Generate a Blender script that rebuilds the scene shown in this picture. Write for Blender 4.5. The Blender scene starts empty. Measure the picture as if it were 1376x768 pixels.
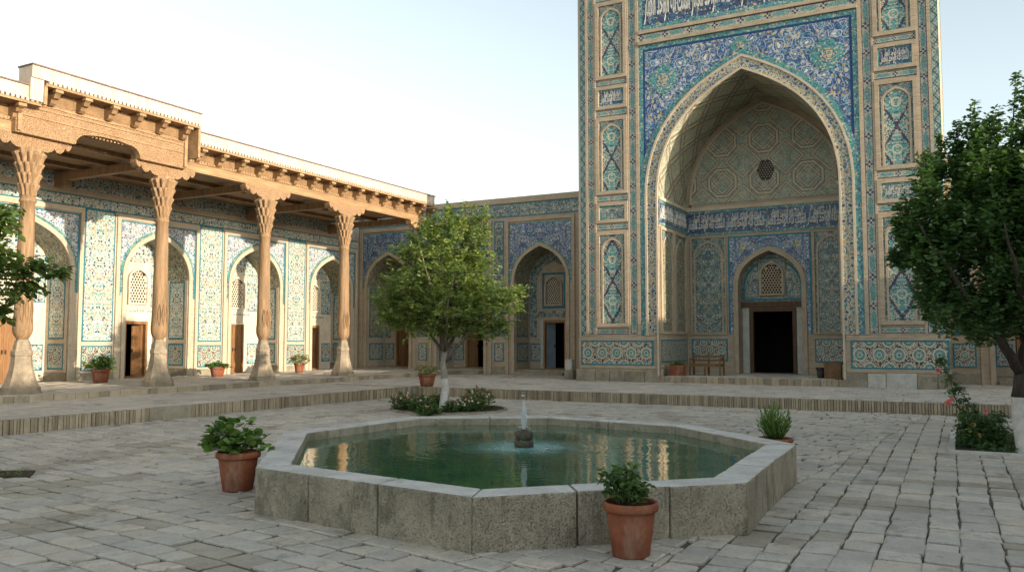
import bpy, math, random
import numpy as np
from mathutils import Vector, Matrix, noise as mnoise
random.seed(7); rng = np.random.default_rng(7)
SC = bpy.context.scene
COL = SC.collection
R_ = math.radians

# ------------------------------------------------------------------ camera, sky, sun, exposure
cam = bpy.data.cameras.new('camera'); camo = bpy.data.objects.new('camera', cam); COL.objects.link(camo)
cam.sensor_width = 36; cam.lens = 36 * 1121 / 1376; cam.clip_start = 0.05; cam.clip_end = 4000
PITCH = math.atan(74 / 1121)
camo.location = (0, 0, 1.7); camo.rotation_euler = (math.pi / 2 + PITCH, 0, R_(28.2))
SC.camera = camo
SUN_EL, SUN_AZ = 9.3, 7.5          # azimuth measured from +X towards -Y
W = bpy.data.worlds.new('World'); SC.world = W; W.use_nodes = True
nt = W.node_tree; nt.nodes.clear()
out = nt.nodes.new('ShaderNodeOutputWorld'); bg = nt.nodes.new('ShaderNodeBackground'); sky = nt.nodes.new('ShaderNodeTexSky')
sky.sky_type = 'NISHITA'; sky.sun_disc = False; sky.sun_elevation = R_(SUN_EL); sky.sun_rotation = R_(90 + SUN_AZ)
sky.air_density = 1.0; sky.dust_density = 1.2; sky.ozone_density = 1.0; sky.altitude = 300
bg.inputs['Strength'].default_value = 0.138
hs = nt.nodes.new('ShaderNodeHueSaturation'); hs.inputs['Saturation'].default_value = .40; hs.inputs['Value'].default_value = 1.0
nt.links.new(sky.outputs[0], hs.inputs['Color']); tn = nt.nodes.new('ShaderNodeMix'); tn.data_type = 'RGBA'; tn.blend_type = 'MULTIPLY'; tn.inputs[0].default_value = 1; tn.inputs[7].default_value = (.96, 1.015, 1.0, 1)
nt.links.new(hs.outputs[0], tn.inputs[6]); nt.links.new(tn.outputs[2], bg.inputs[0]); nt.links.new(bg.outputs[0], out.inputs[0])
sl = bpy.data.lights.new('sun', 'SUN'); sl.energy = 2.7; sl.angle = R_(0.6); sl.color = (1.0, 0.85, 0.66)
so = bpy.data.objects.new('sun', sl); COL.objects.link(so)
sdir = Vector((math.cos(R_(SUN_EL)) * math.cos(R_(SUN_AZ)), -math.cos(R_(SUN_EL)) * math.sin(R_(SUN_AZ)), math.sin(R_(SUN_EL))))
so.rotation_euler = sdir.to_track_quat('Z', 'Y').to_euler(); so.location = (20, -10, 20)
SC.view_settings.view_transform = 'Standard'; SC.view_settings.look = 'None'
SC.view_settings.exposure = 1.47; SC.view_settings.gamma = 1.0; SC.view_settings.use_curve_mapping = False
SC.render.engine = 'CYCLES'
SC.cycles.max_bounces = 6; SC.cycles.diffuse_bounces = 3; SC.cycles.glossy_bounces = 3; SC.cycles.transmission_bounces = 4
SC.cycles.transparent_max_bounces = 6; SC.cycles.use_denoising = True

# ------------------------------------------------------------------ pixel -> place helper (from the photograph's measured camera)
_F = Vector((-math.sin(R_(28.2)) * math.cos(PITCH), math.cos(R_(28.2)) * math.cos(PITCH), math.sin(PITCH)))
_R = Vector((math.cos(R_(28.2)), math.sin(R_(28.2)), 0)); _U = _R.cross(_F)
def at_depth(px, py, d):
    r = _F * 1121 + _R * (px - 688) - _U * (py - 384)
    return Vector((0, 0, 1.7)) + r * (d / 1121)
def at_z(px, py, z):
    r = _F * 1121 + _R * (px - 688) - _U * (py - 384)
    return Vector((0, 0, 1.7)) + r * ((z - 1.7) / r.z)

# ------------------------------------------------------------------ node maths
class N:
    def __init__(s, g, sock): s.g = g; s.s = sock
    def _b(s, op, o, rev=False):
        return s.g.m(op, o, s) if rev else s.g.m(op, s, o)
    def __add__(s, o): return s._b('ADD', o)
    def __radd__(s, o): return s._b('ADD', o)
    def __sub__(s, o): return s._b('SUBTRACT', o)
    def __rsub__(s, o): return s._b('SUBTRACT', o, True)
    def __mul__(s, o): return s._b('MULTIPLY', o)
    def __rmul__(s, o): return s._b('MULTIPLY', o)
    def __truediv__(s, o): return s._b('DIVIDE', o)
    def __lt__(s, o): return s._b('LESS_THAN', o)
    def __gt__(s, o): return s._b('GREATER_THAN', o)
class G:
    def __init__(s, name):
        s.mat = bpy.data.materials.new(name); s.mat.use_nodes = True
        s.nt = s.mat.node_tree; s.nt.nodes.clear()
        s.out = s.nt.nodes.new('ShaderNodeOutputMaterial'); s.bsdf = s.nt.nodes.new('ShaderNodeBsdfPrincipled')
        s.nt.links.new(s.bsdf.outputs[0], s.out.inputs[0])
        s._tc = None
    def put(s, inp, v):
        if isinstance(v, N): s.nt.links.new(v.s, inp)
        elif isinstance(v, bpy.types.NodeSocket): s.nt.links.new(v, inp)
        elif isinstance(v, (tuple, list)): inp.default_value = (*v, 1) if len(v) == 3 and inp.type == 'RGBA' else tuple(v)
        else: inp.default_value = v
    def m(s, op, *a):
        n = s.nt.nodes.new('ShaderNodeMath'); n.operation = op
        for i, x in enumerate(a): s.put(n.inputs[i], x)
        return N(s, n.outputs[0])
    def abs(s, a): return s.m('ABSOLUTE', a)
    def fract(s, a): return s.m('FRACT', a)
    def floor(s, a): return s.m('FLOOR', a)
    def mn(s, a, b): return s.m('MINIMUM', a, b)
    def mx(s, a, b): return s.m('MAXIMUM', a, b)
    def tri(s, a): return s.m('PINGPONG', a, 1.0)          # period 2, 0..1
    def coord(s, which='UV'):
        if not s._tc: s._tc = s.nt.nodes.new('ShaderNodeTexCoord')
        return s._tc.outputs[which]
    def xyz(s, sock):
        n = s.nt.nodes.new('ShaderNodeSeparateXYZ'); s.put(n.inputs[0], sock)
        return [N(s, n.outputs[i]) for i in range(3)]
    def vec(s, x, y, z=0.0):
        n = s.nt.nodes.new('ShaderNodeCombineXYZ')
        for i, q in enumerate((x, y, z)): s.put(n.inputs[i], q)
        return N(s, n.outputs[0])
    def pos(s):
        n = s.nt.nodes.new('ShaderNodeNewGeometry'); return n.outputs['Position']
    def noise(s, vec, scale, detail=2, rough=.5, dist=0):
        n = s.nt.nodes.new('ShaderNodeTexNoise'); s.put(n.inputs['Vector'], vec); n.inputs['Scale'].default_value = scale
        n.inputs['Detail'].default_value = detail; n.inputs['Roughness'].default_value = rough; n.inputs['Distortion'].default_value = dist
        return N(s, n.outputs[0])
    def vor(s, vec, scale, rnd=1.0, feat='F1', dim='2D', outp='Distance'):
        n = s.nt.nodes.new('ShaderNodeTexVoronoi'); n.voronoi_dimensions = dim; n.feature = feat
        s.put(n.inputs['Vector'], vec); n.inputs['Scale'].default_value = scale; n.inputs['Randomness'].default_value = rnd
        if outp == 'both':
            return N(s, n.outputs['Distance']), s.xyz(n.outputs['Color'])[0]
        return N(s, n.outputs[outp])
    def mix(s, f, a, b, mode='MIX'):
        n = s.nt.nodes.new('ShaderNodeMix'); n.data_type = 'RGBA'; n.blend_type = mode
        s.put(n.inputs[0], f); s.put(n.inputs[6], a); s.put(n.inputs[7], b)
        return N(s, n.outputs[2])
    def ramp(s, f, stops, interp='CONSTANT'):
        n = s.nt.nodes.new('ShaderNodeValToRGB'); n.color_ramp.interpolation = interp; s.put(n.inputs[0], f)
        cr = n.color_ramp
        while len(cr.elements) > 1: cr.elements.remove(cr.elements[-1])
        cr.elements[0].position = stops[0][0]; cr.elements[0].color = (*stops[0][1], 1)
        for p, c in stops[1:]:
            e = cr.elements.new(p); e.color = (*c, 1)
        return N(s, n.outputs[0])
    def smooth(s, x, a, b):
        n = s.nt.nodes.new('ShaderNodeMapRange'); n.interpolation_type = 'SMOOTHSTEP'
        s.put(n.inputs[0], x); n.inputs[1].default_value = a; n.inputs[2].default_value = b
        return N(s, n.outputs[0])
    def bump(s, h, strength=.3, dist=.01):
        n = s.nt.nodes.new('ShaderNodeBump'); s.put(n.inputs['Height'], h); n.inputs['Strength'].default_value = strength
        n.inputs['Distance'].default_value = dist
        s.nt.links.new(n.outputs[0], s.bsdf.inputs['Normal'])
    def done(s, col, rough=.6, spec=.4):
        s.put(s.bsdf.inputs['Base Color'], col); s.put(s.bsdf.inputs['Roughness'], rough)
        s.bsdf.inputs['Specular IOR Level'].default_value = spec
        return s.mat

NAVY = (.015, .030, .095); COB = (.018, .085, .245); BLUE2 = (.04, .16, .33); TURQ = (.075, .27, .26); TEAL = (.03, .13, .145)
CREAM = (.50, .43, .31); WHITE = (.62, .60, .54); YEL = (.42, .28, .10); BRICK = (.45, .35, .245); BLACKT = (.015, .014, .025)
MAT = {}

def aged(g, col, dust=(.47, .39, .28), amt=.5, var=.55):
    """weathering: uneven tone, dusty patches where glaze has gone, dirt near the foot"""
    p = g.pos()
    n1 = g.noise(p, .7, 4, .6); n2 = g.noise(p, 3.5, 3, .6); n3 = g.noise(p, 17, 2, .6)
    k = (n1 * var + n2 * .35 + n3 * .25) + (1 - (var + .6) * .5)
    kk = g.vec(k, k, k)
    c = g.mix(1.0, col, kk, 'MULTIPLY')
    patch = g.smooth(n2 * .65 + n3 * .45, .585, .70) * amt
    return g.mix(patch, c, dust)

def specks(g, vec, scale, stops, rnd=.9):
    d, r = g.vor(vec, scale * 1.9, rnd, outp='both')
    c = g.ramp(r, stops)
    return g.mix(g.smooth(d, .38, .62) * .45, c, (.10, .10, .09))      # dark joint between the tesserae

def m_arabesque(name, base=COB, dark=NAVY, vine=WHITE, sym=True, sc=1.0, extra=TURQ):
    g = G(name); u, v, _ = g.xyz(g.coord())
    if sym: u = g.abs(u)
    p0 = g.vec(u, v)
    nx = g.noise(p0, 1.6 * sc, 2); ny = g.noise(g.vec(u + 7.3, v + 2.1), 1.6 * sc, 2)
    p = g.vec(u + (nx - .5) * (.5 / sc), v + (ny - .5) * (.5 / sc))
    bgc = specks(g, p0, 11 * sc, [(0, base), (.38, dark), (.62, BLUE2 if base == COB else base), (.80, base), (.9, dark)])
    d1, r1 = g.vor(p, 2.1 * sc, .8, outp='both')
    ring = g.abs(d1 - .36) < .034
    ring2 = g.abs(d1 - .20) < .022
    ct = g.abs(g.fract(g.noise(p0, 2.4 * sc, 1) * 5) - .5) < .05
    few = r1 > .45
    ct2 = g.abs(g.fract(g.noise(g.vec(u + 3.7, v), 4.3 * sc, 1) * 4) - .5) < .06
    c = g.mix(g.mx(g.mx(ct, ct2) * .85, ring2 * few * .7), bgc, vine)
    c = g.mix(ring * few * .85, c, vine)
    d2, r2 = g.vor(p, 6.5 * sc, .9, outp='both')
    fl = (d2 < .30) * (r2 > .55)
    fc = g.ramp(r2, [(0, CREAM), (.70, extra), (.80, YEL), (.86, CREAM), (.93, extra)])
    c = g.mix(fl * .9, c, fc)
    heart = d1 < .10
    c = g.mix(heart, c, g.ramp(r1, [(0, YEL), (.5, extra), (.75, WHITE)]))
    c = aged(g, c, amt=.35, var=.4)
    g.bump(g.noise(p0, 30, 1), .25, .01)
    MAT[name] = g.done(c, .34, .45)

def m_star(name, a=.55, b=.87, ros=TURQ, ground=BLACKT, line=CREAM, rr=.15):
    g = G(name); u, v, _ = g.xyz(g.coord())
    fu = (g.fract(u / a + .5) - .5) * a; fv = (g.fract(v / b + .5) - .5) * b
    gu = (g.fract(u / a) - .5) * a; gv = (g.fract(v / b) - .5) * b
    def dist(x, y): return g.m('SQRT', x * x + y * y * .8)
    d = g.mn(dist(fu, fv), dist(gu, gv))
    p = g.vec(u, v)
    gr = specks(g, p, 15, [(0, ground), (.34, line), (.55, ground), (.75, NAVY), (.87, line)])
    l1 = g.abs(g.abs(fu) / (a * .5) + g.abs(fv) / (b * .5) - 1.0) < .12
    c = g.mix(l1, gr, specks(g, p, 22, [(0, line), (.7, BLACKT)]))
    ang = g.m('ARCTAN2', fv, fu)
    c = g.mix(d < rr * 1.28, c, line)
    inner = specks(g, p, 24, [(0, ros), (.55, TEAL), (.75, ros), (.93, CREAM)])
    c = g.mix(d < rr, c, inner)
    c = g.mix(g.abs(d - rr * .42) < .012, c, CREAM)
    c = aged(g, c, amt=.4, var=.35)
    g.bump(g.noise(p, 30, 1), .25, .01)
    MAT[name] = g.done(c, .36, .45)

def m_lozenge(name, w=.42, h=.74, q=.045, line=(.05, .03, .06)):
    g = G(name); u, v, _ = g.xyz(g.coord())
    uq = (g.floor(u / q) + .5) * q; vq = (g.floor(v / q) + .5) * q
    t = g.tri(vq / h)
    au = g.abs(uq) / w
    l = g.abs(au - t) < .11
    l2 = g.abs(au - (1 - t)) < .0
    p = g.vec(u, v); ps = g.vec(g.abs(u), v)
    dash = g.fract((uq + vq) / (q * 2)) < .80
    inside = au < t
    ca = specks(g, ps, 13, [(0, CREAM), (.34, TURQ), (.68, CREAM), (.82, NAVY), (.9, TURQ)])
    cb = specks(g, ps, 13, [(0, TURQ), (.42, CREAM), (.66, TURQ), (.88, NAVY)])
    c = g.mix(inside, ca, cb)
    dd = g.m('SQRT', (u * u) + ((g.fract(v / h / 2) - .5) * h * 2) * ((g.fract(v / h / 2) - .5) * h * 2))
    c = g.mix(g.abs(dd - .13) < .022, c, CREAM)
    c = g.mix(l * dash, c, line)
    c = aged(g, c, amt=.35, var=.35)
    g.bump(g.noise(p, 35, 1), .25, .01)
    MAT[name] = g.done(c, .4, .4)

def m_cartouche(name, per=3.4, ground=CREAM, cart=TURQ, flower=NAVY, edge=NAVY):
    # UV.x = length / width, UV.y = across / width (-.5 .. .5)
    g = G(name); l, a, _ = g.xyz(g.coord())
    p = g.vec(l, a)
    f = g.abs(g.fract(l / per) - .5) * per        # 0 at mid-cartouche, per/2 at the flower
    cov = (g.abs(a) * .9 + g.m('POWER', f / (per * .34), 4.0) * .25) < .24
    gr = specks(g, p, 7, [(0, ground), (.5, TURQ), (.66, ground), (.86, flower)])
    c = g.mix(cov, gr, specks(g, p, 8, [(0, cart), (.6, TEAL), (.75, cart), (.9, ground)]))
    e = per * .5 - f
    dfl = g.m('SQRT', e * e + a * a)
    ang = g.m('ARCTAN2', a, e)
    pet = dfl < (.30 + g.m('COSINE', ang * 4) * .14)
    c = g.mix(pet, c, flower); c = g.mix(dfl < .13, c, CREAM)
    c = g.mix(g.abs(a) > .42, c, edge)
    c = aged(g, c, amt=.3, var=.35)
    MAT[name] = g.done(c, .38, .4)

def m_guilloche(name):
    g = G(name); l, a, _ = g.xyz(g.coord()); p = g.vec(l, a)
    t = g.tri(l / .9)
    z1 = g.abs(t - (a * 1.25 + .5)) < .11
    z2 = g.abs((1 - t) - (a * 1.25 + .5)) < .07
    c = specks(g, p, 6, [(0, TURQ), (.45, CREAM), (.62, TEAL), (.8, YEL), (.86, TURQ)])
    c = g.mix(z2, c, CREAM); c = g.mix(z1, c, NAVY)
    c = g.mix(g.abs(a) > .43, c, TEAL)
    c = aged(g, c, amt=.3, var=.35)
    MAT[name] = g.done(c, .38, .4)

def m_tealband(name, c0=TURQ, sp=11):
    g = G(name); u, v, _ = g.xyz(g.coord()); p = g.vec(u, v)
    c = specks(g, p, sp, [(0, c0), (.45, TEAL), (.6, c0), (.80, CREAM), (.9, COB)])
    c = aged(g, c, amt=.25, var=.35)
    MAT[name] = g.done(c, .36, .45)

def m_floral(name, stops, line, sc=1.0, sc2=10, sym=True, vw=.07):
    """cream-ground faience: scrolls, rosettes and specks (porch wall palettes whitened, sunlight put into the colour)"""
    g = G(name); u, v, _ = g.xyz(g.coord())
    if sym: u = g.abs(u)
    p = g.vec(u, v)
    nx = g.noise(p, 1.3 * sc, 2)
    pd = g.vec(u + (nx - .5) * .4, v + (nx - .5) * -.3)
    c = specks(g, p, sc2, stops)
    d1, r1 = g.vor(pd, 1.9 * sc, .7, outp='both')
    scroll = g.abs(g.fract(d1 * 3.4) - .5) < vw
    ct = g.abs(g.fract(g.noise(p, 2.6 * sc, 1) * 5) - .5) < vw
    c = g.mix(g.mx(scroll, ct) * .9, c, line)
    d2, r2 = g.vor(p, 5.5 * sc, .7, outp='both')
    c = g.mix((d2 < .24) * (r2 > .4), c, g.ramp(r2, [(0, NAVY), (.55, (.28, .12, .08)), (.65, TURQ), (.8, YEL), (.88, NAVY)]))
    c = aged(g, c, amt=.45, var=.35)
    g.bump(g.noise(p, 30, 1), .2, .01)
    MAT[name] = g.done(c, .42, .35)

def m_brick(name, c1=BRICK, c2=(.40, .29, .18), mortar=(.44, .37, .28), bw=.25, bh=.055, ms=.009):
    g = G(name)
    n = g.nt.nodes.new('ShaderNodeTexBrick'); g.put(n.inputs['Vector'], g.coord())
    n.inputs['Color1'].default_value = (*c1, 1); n.inputs['Color2'].default_value = (*c2, 1); n.inputs['Mortar'].default_value = (*mortar, 1)
    n.inputs['Scale'].default_value = 1; n.inputs['Brick Width'].default_value = bw; n.inputs['Row Height'].default_value = bh
    n.inputs['Mortar Size'].default_value = ms; n.inputs['Mortar Smooth'].default_value = .3
    c = aged(g, N(g, n.outputs[0]), dust=(.36, .28, .19), amt=.5, var=.5)
    h = g.m('SUBTRACT', 1.0, N(g, n.outputs[1])) + g.noise(g.pos(), 40, 3) * .5
    g.bump(h, .5, .012)
    MAT[name] = g.done(c, .88, .2)

def m_plain(name, c1, c2, scale=4, rough=.85, bump=.3, bscale=30, spec=.25, detail=5, stretch=(1, 1, 1), bd=.01, stain=None):
    g = G(name); x, y, z = g.xyz(g.coord('Object'))
    p = g.vec(x * stretch[0], y * stretch[1], z * stretch[2])
    n = g.noise(p, scale, detail, .65)
    c = g.mix(g.smooth(n, .32, .68), c1, c2)
    n2 = g.noise(p, scale * 6, 3, .6)
    k = n2 * .5 + .75
    c = g.mix(1.0, c, g.vec(k, k, k), 'MULTIPLY')
    if stain:
        s = g.smooth(g.noise(g.vec(x, y, z * .35), 2.3, 5, .7), .52, .70)
        c = g.mix(s * .75, c, stain)
    g.bump(g.noise(p, bscale, 4, .6) + n * .6, bump, bd)
    MAT[name] = g.done(c, rough, spec)

def m_pave(name, c1, c2, c3):
    g = G(name)
    a = g.nt.nodes.new('ShaderNodeAttribute'); a.attribute_name = 'rnd'; r = N(g, a.outputs['Fac'])
    c = g.ramp(r, [(0, c1), (.4, c2), (.75, c3), (1.0, c1)], 'LINEAR')
    p = g.pos()
    n1 = g.noise(p, .45, 4, .6); n2 = g.noise(p, 5, 5, .7); n3 = g.noise(p, 38, 3, .6)
    k = (n1 * .5 + n2 * .65 + n3 * .35) + .25
    c = g.mix(1.0, c, g.vec(k, k, k), 'MULTIPLY')
    stain = g.smooth(g.noise(p, 1.1, 6, .78), .53, .66)
    c = g.mix(stain * .62, c, (.20, .175, .13))
    dk = g.smooth(g.noise(p, 7, 5, .8), .56, .66); c = g.mix(dk * .35, c, (.15, .13, .10))
    pit = g.smooth(g.noise(p, 60, 2, .6), .62, .75) * g.smooth(g.noise(p, 3, 2, .6), .4, .6)
    c = g.mix(pit * .5, c, (.12, .10, .08))
    g.bump(n2 * 1.4 + n3 * .8 - pit * .6, .9, .016)
    rough = .72 + n2 * .2 - .1
    MAT[name] = g.done(c, rough, .25)

m_arabesque('blue_arabesque', sc=1.05, vine=(.40, .45, .48)); m_arabesque('blue_arabesque_fine', sc=1.6, vine=(.36, .40, .42)); m_arabesque('script_ground', base=NAVY, dark=NAVY, vine=(.06, .17, .30), sc=1.6, sym=False)
m_arabesque('turquoise_arabesque', base=TEAL, dark=NAVY, vine=(.45, .42, .30), sc=2.1)
m_star('star_panel'); m_star('star_panel_small', a=.46, b=.62, rr=.11, ground=NAVY)
m_lozenge('lozenge_panel')
m_cartouche('cartouche_strip'); m_guilloche('guilloche_strip')
m_tealband('teal_band')
def m_archband():
    g = G('arch_band'); u, v, _ = g.xyz(g.coord()); p = g.vec(u, v)
    c = specks(g, p, 13, [(0, (.42, .36, .25)), (.24, TEAL), (.44, (.30, .24, .12)), (.58, (.42, .36, .25)), (.74, COB), (.88, CREAM)])
    d, r = g.vor(p, 4.2, .3, outp='both')
    c = g.mix(g.abs(d - .33) < .045, c, CREAM); c = g.mix(d < .14, c, g.ramp(r, [(0, YEL), (.4, NAVY), (.7, TURQ)]))
    c = aged(g, c, amt=.3, var=.35); MAT['arch_band'] = g.done(c, .4, .4)
m_archband()
m_floral('olive_mosaic', [(0, (.33, .29, .15)), (.35, TEAL), (.5, (.4, .33, .18)), (.75, (.12, .17, .12)), (.85, CREAM)], (.09, .10, .09), sc=1.2, sc2=14)
m_floral('cream_mosaic', [(0, CREAM), (.34, WHITE), (.62, (.20, .36, .34)), (.74, WHITE), (.88, (.10, .12, .24)), (.94, (.34, .24, .22))], (.12, .30, .29), sc=1.3, sc2=13, vw=.07)
m_floral('pale_mosaic', [(0, WHITE), (.40, CREAM), (.66, (.16, .36, .38)), (.78, WHITE), (.88, (.12, .12, .3)), (.94, (.35, .2, .18))], (.08, .30, .32), sc=1.1, sc2=13, vw=.06)  # porch wall tiles: whiter palette carries the sunlight in the colour
m_floral('violet_mosaic', [(0, WHITE), (.30, (.14, .17, .38)), (.48, WHITE), (.70, (.24, .20, .30)), (.80, (.18, .36, .38)), (.9, WHITE)], (.14, .28, .36), sc=1.6, sc2=13, vw=.05)
m_brick('brick', c2=(.34, .26, .175)); m_brick('pale_brick', c1=(.54, .45, .33), c2=(.45, .36, .26), mortar=(.50, .43, .34))
m_brick('brick_strip', bw=.07, bh=.12)
m_plain('edge_tile', (.02, .12, .18), (.03, .2, .24), 9, .4, .2)
m_plain('navy_ground', (.015, .04, .11), (.02, .06, .17), 14, .4, .2)
m_plain('script_white', (.68, .66, .60), (.6, .56, .48), 9, .4, .2)
m_plain('plaster', (.68, .60, .48), (.58, .49, .37), 1.8, .9, .25, 18, stain=(.42, .33, .24))
m_plain('parapet_plaster', (.56, .47, .38), (.46, .37, .29), 1.2, .9, .5, 9, stretch=(5, 5, .5), stain=(.5, .36, .25))
m_plain('wood', (.36, .225, .12), (.215, .135, .072), 3, .65, .9, 12, stretch=(4, 4, .35), bd=.02, stain=(.20, .15, .10))
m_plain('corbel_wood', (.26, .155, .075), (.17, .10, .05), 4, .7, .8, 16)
m_plain('bench_wood', (.20, .11, .05), (.13, .07, .032), 4, .6, .6, 16)
m_plain('beam_wood', (.38, .24, .125), (.26, .16, .082), 3, .65, .9, 14, stretch=(3, .5, 3), bd=.015)
m_plain('dark_wood', (.12, .066, .032), (.075, .042, .022), 3, .6, .5, 14, stretch=(3, 3, .5))
m_plain('door_wood', (.31, .165, .07), (.21, .105, .045), 3, .6, .45, 16, stretch=(4, 4, .35))
m_plain('column_stone', (.36, .29, .205), (.21, .17, .12), 3.5, .85, .7, 14, bd=.02, stain=(.12, .11, .075))
def m_rough(name, c1, c2, stain, k1=55):
    g = G(name); p = g.coord('Object'); x, y, z = g.xyz(p)
    n1 = g.noise(p, 1.6, 5, .65); n2 = g.noise(p, 9, 5, .7); n3 = g.noise(p, k1, 3, .7)
    c = g.mix(g.smooth(n1, .35, .65), c1, c2)
    k = n2 * .75 + n3 * .35 + .48
    c = g.mix(1.0, c, g.vec(k, k, k), 'MULTIPLY')
    st = g.smooth(g.noise(g.vec(x * 2.2, y * 2.2, z * .9), 2.0, 5, .7) - z * .15, .47, .60)
    c = g.mix(st * .6, c, stain)
    drip = g.smooth(g.noise(g.vec(x * 9, y * 9, z * .8), 1.0, 3, .6), .60, .74)
    c = g.mix(drip * .45, c, (.09, .085, .06))
    lime = g.smooth(g.noise(g.vec(x * 3 + 9, y * 3, z * 1.5), 1.8, 4, .6), .60, .72); c = g.mix(lime * .25, c, (.50, .47, .40))
    pit = g.smooth(g.noise(p, 70, 3, .6), .56, .68); c = g.mix(pit * .35, c, stain)
    g.bump(n2 * 1.2 + n3 * .9 - pit * .8, 1.0, .03)
    MAT[name] = g.done(c, .9, .2)
m_rough('pool_stone', (.45, .395, .30), (.33, .29, .215), (.17, .15, .10))
m_plain('skylit_stone', (.54, .52, .47), (.42, .40, .365), 2.6, .8, .45, 30, bd=.012, stain=(.27, .25, .22))  # same stone as the pool walls, lightened to paint in skylight on top faces
m_plain('plinth_stone', (.33, .29, .22), (.22, .19, .135), 2.0, .9, .8, 9, bd=.03, stain=(.14, .13, .09))
m_plain('pale_stone', (.52, .50, .45), (.40, .38, .33), 2.6, .85, .5, 16, stain=(.28, .25, .2))
m_plain('terracotta', (.25, .078, .034), (.17, .05, .024), 3.5, .7, .25, 40, .25, stain=(.30, .19, .13))
m_plain('soil', (.07, .05, .035), (.04, .03, .02), 9, .95, .9, 30, bd=.03)
m_plain('bark', (.20, .16, .12), (.11, .085, .065), 8, .9, .9, 25, stretch=(2, 2, .5), bd=.02)
m_plain('pale_bark', (.36, .33, .28), (.22, .20, .165), 8, .9, .9, 25, stretch=(2, 2, .5), bd=.02)
m_plain('dark_bark', (.075, .06, .045), (.04, .032, .025), 8, .9, .9, 25, stretch=(2, 2, .5), bd=.02)
m_plain('whitewash', (.60, .58, .54), (.46, .43, .38), 6, .9, .7, 22, bd=.015, stain=(.25, .21, .16))
m_plain('unlit_black', (.008, .007, .006), (.012, .010, .008), 3, .95, .1)  # near-black that paints in the shade of unlit interiors
m_plain('door_blue', (.22, .27, .31), (.17, .21, .25), 3, .7, .2)
m_plain('iron', (.05, .045, .04), (.03, .028, .025), 9, .5, .3)
m_plain('mossy_stone', (.055, .038, .022), (.025, .021, .013), 7, .45, 1.0, 26, .5, bd=.02, stain=(.06, .075, .025))
m_plain('roof_cap', (.20, .14, .10), (.13, .09, .07), 4, .8, .3)
m_plain('earth', (.085, .072, .055), (.05, .043, .034), 3, .95, .8, 30, bd=.02)
m_pave('courtyard_stone', (.49, .445, .375), (.40, .365, .315), (.52, .45, .36))
m_plain('joint_sand', (.15, .13, .10), (.085, .075, .055), 2.2, .95, .8, 40, bd=.02)
m_pave('worn_stone', (.38, .335, .265), (.32, .28, .22), (.42, .37, .29))
m_pave('terrace_stone', (.50, .45, .385), (.43, .385, .335), (.55, .48, .40))
m_pave('edge_brick', (.38, .31, .21), (.24, .195, .135), (.43, .355, .25))

def m_carved():
    g = G('carved_wood'); u, v, _ = g.xyz(g.coord()); p = g.vec(u, v)
    d1 = g.vor(p, 7, .8); d2 = g.vor(p, 17, .9)
    h = g.abs(g.fract(d1 * 2.6) - .5) * 1.6 + d2 * .7
    c = g.mix(g.noise(g.pos(), 3, 4, .6), (.27, .16, .085), (.41, .26, .145))
    c = g.mix(g.smooth(h, .75, .15) * .45, c, (.19, .11, .06))
    g.bump(h, .9, .03); MAT['carved_wood'] = g.done(c, .7, .25)
m_carved()
def m_vaultnet():
    g = G('net_vault'); l, d, _ = g.xyz(g.coord())
    p = g.vec(l, d)
    a1 = (l * .75 + d * .62); a2 = (l * .75 - d * .62)
    f1 = g.abs(g.fract(a1) - .5); f2 = g.abs(g.fract(a2) - .5)
    e1 = g.abs(g.fract(a1 * 1.0 + .22) - .5); e2 = g.abs(g.fract(a2 + .22) - .5)
    line = g.mx(g.mx(f1 < .035, f2 < .035), g.mx(e1 < .035, e2 < .035))
    gr = specks(g, p, 12, [(0, (.50, .43, .29)), (.4, (.26, .36, .29)), (.6, (.50, .43, .30)), (.82, (.22, .28, .24))])
    c = g.mix(line, gr, (.20, .165, .115))
    c = aged(g, c, amt=.3)
    hgt = g.mx(g.smooth(g.mn(f1, f2), .12, .03), g.smooth(g.mn(e1, e2), .12, .03))
    g.bump(hgt, .8, .04)
    MAT['net_vault'] = g.done(c, .55, .3)
m_vaultnet()
def m_strapwork():
    g = G('strapwork'); u, v, _ = g.xyz(g.coord())
    P = 1.55
    x = (g.fract(g.abs(u) / P + .5) - .5) * P; y = (g.fract(v / P) - .5) * P
    ax = g.abs(x); ay = g.abs(y)
    oct_ = g.mx(g.mx(ax, ay), (ax + ay) * .7071)
    dia = ax + ay
    x2 = g.abs((g.fract(g.abs(u) / P) - .5) * P); y2 = g.abs((g.fract(v / P + .5) - .5) * P)
    sq = g.mx(x2, y2)
    def dbl(q, r, w=.055): return g.abs(q - r) < w, g.abs(g.abs(q - r) - w) < .016
    b1, l1 = dbl(oct_, .50); b2, l2 = dbl(dia, .40); b3, l3 = dbl(g.abs(ax - ay), .0, .05); b4, l4 = dbl(x2 + y2, .62)
    p = g.vec(g.abs(u), v)
    gr = specks(g, p, 13, [(0, (.22, .36, .30)), (.30, (.46, .39, .26)), (.64, (.18, .28, .26)), (.78, (.46, .39, .26))])
    c = g.mix(g.mx(g.mx(b1, b2), b4), gr, (.48, .395, .27))
    c = g.mix(g.mx(g.mx(l1, l2), l4) * .8, c, (.07, .065, .09))
    c = g.mix(l3 * .6, c, (.12, .10, .11))
    c = aged(g, c, amt=.35)
    g.bump(g.mx(g.mx(b1, b2), b4), .5, .02)
    MAT['strapwork'] = g.done(c, .5, .35)
m_strapwork()

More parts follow.
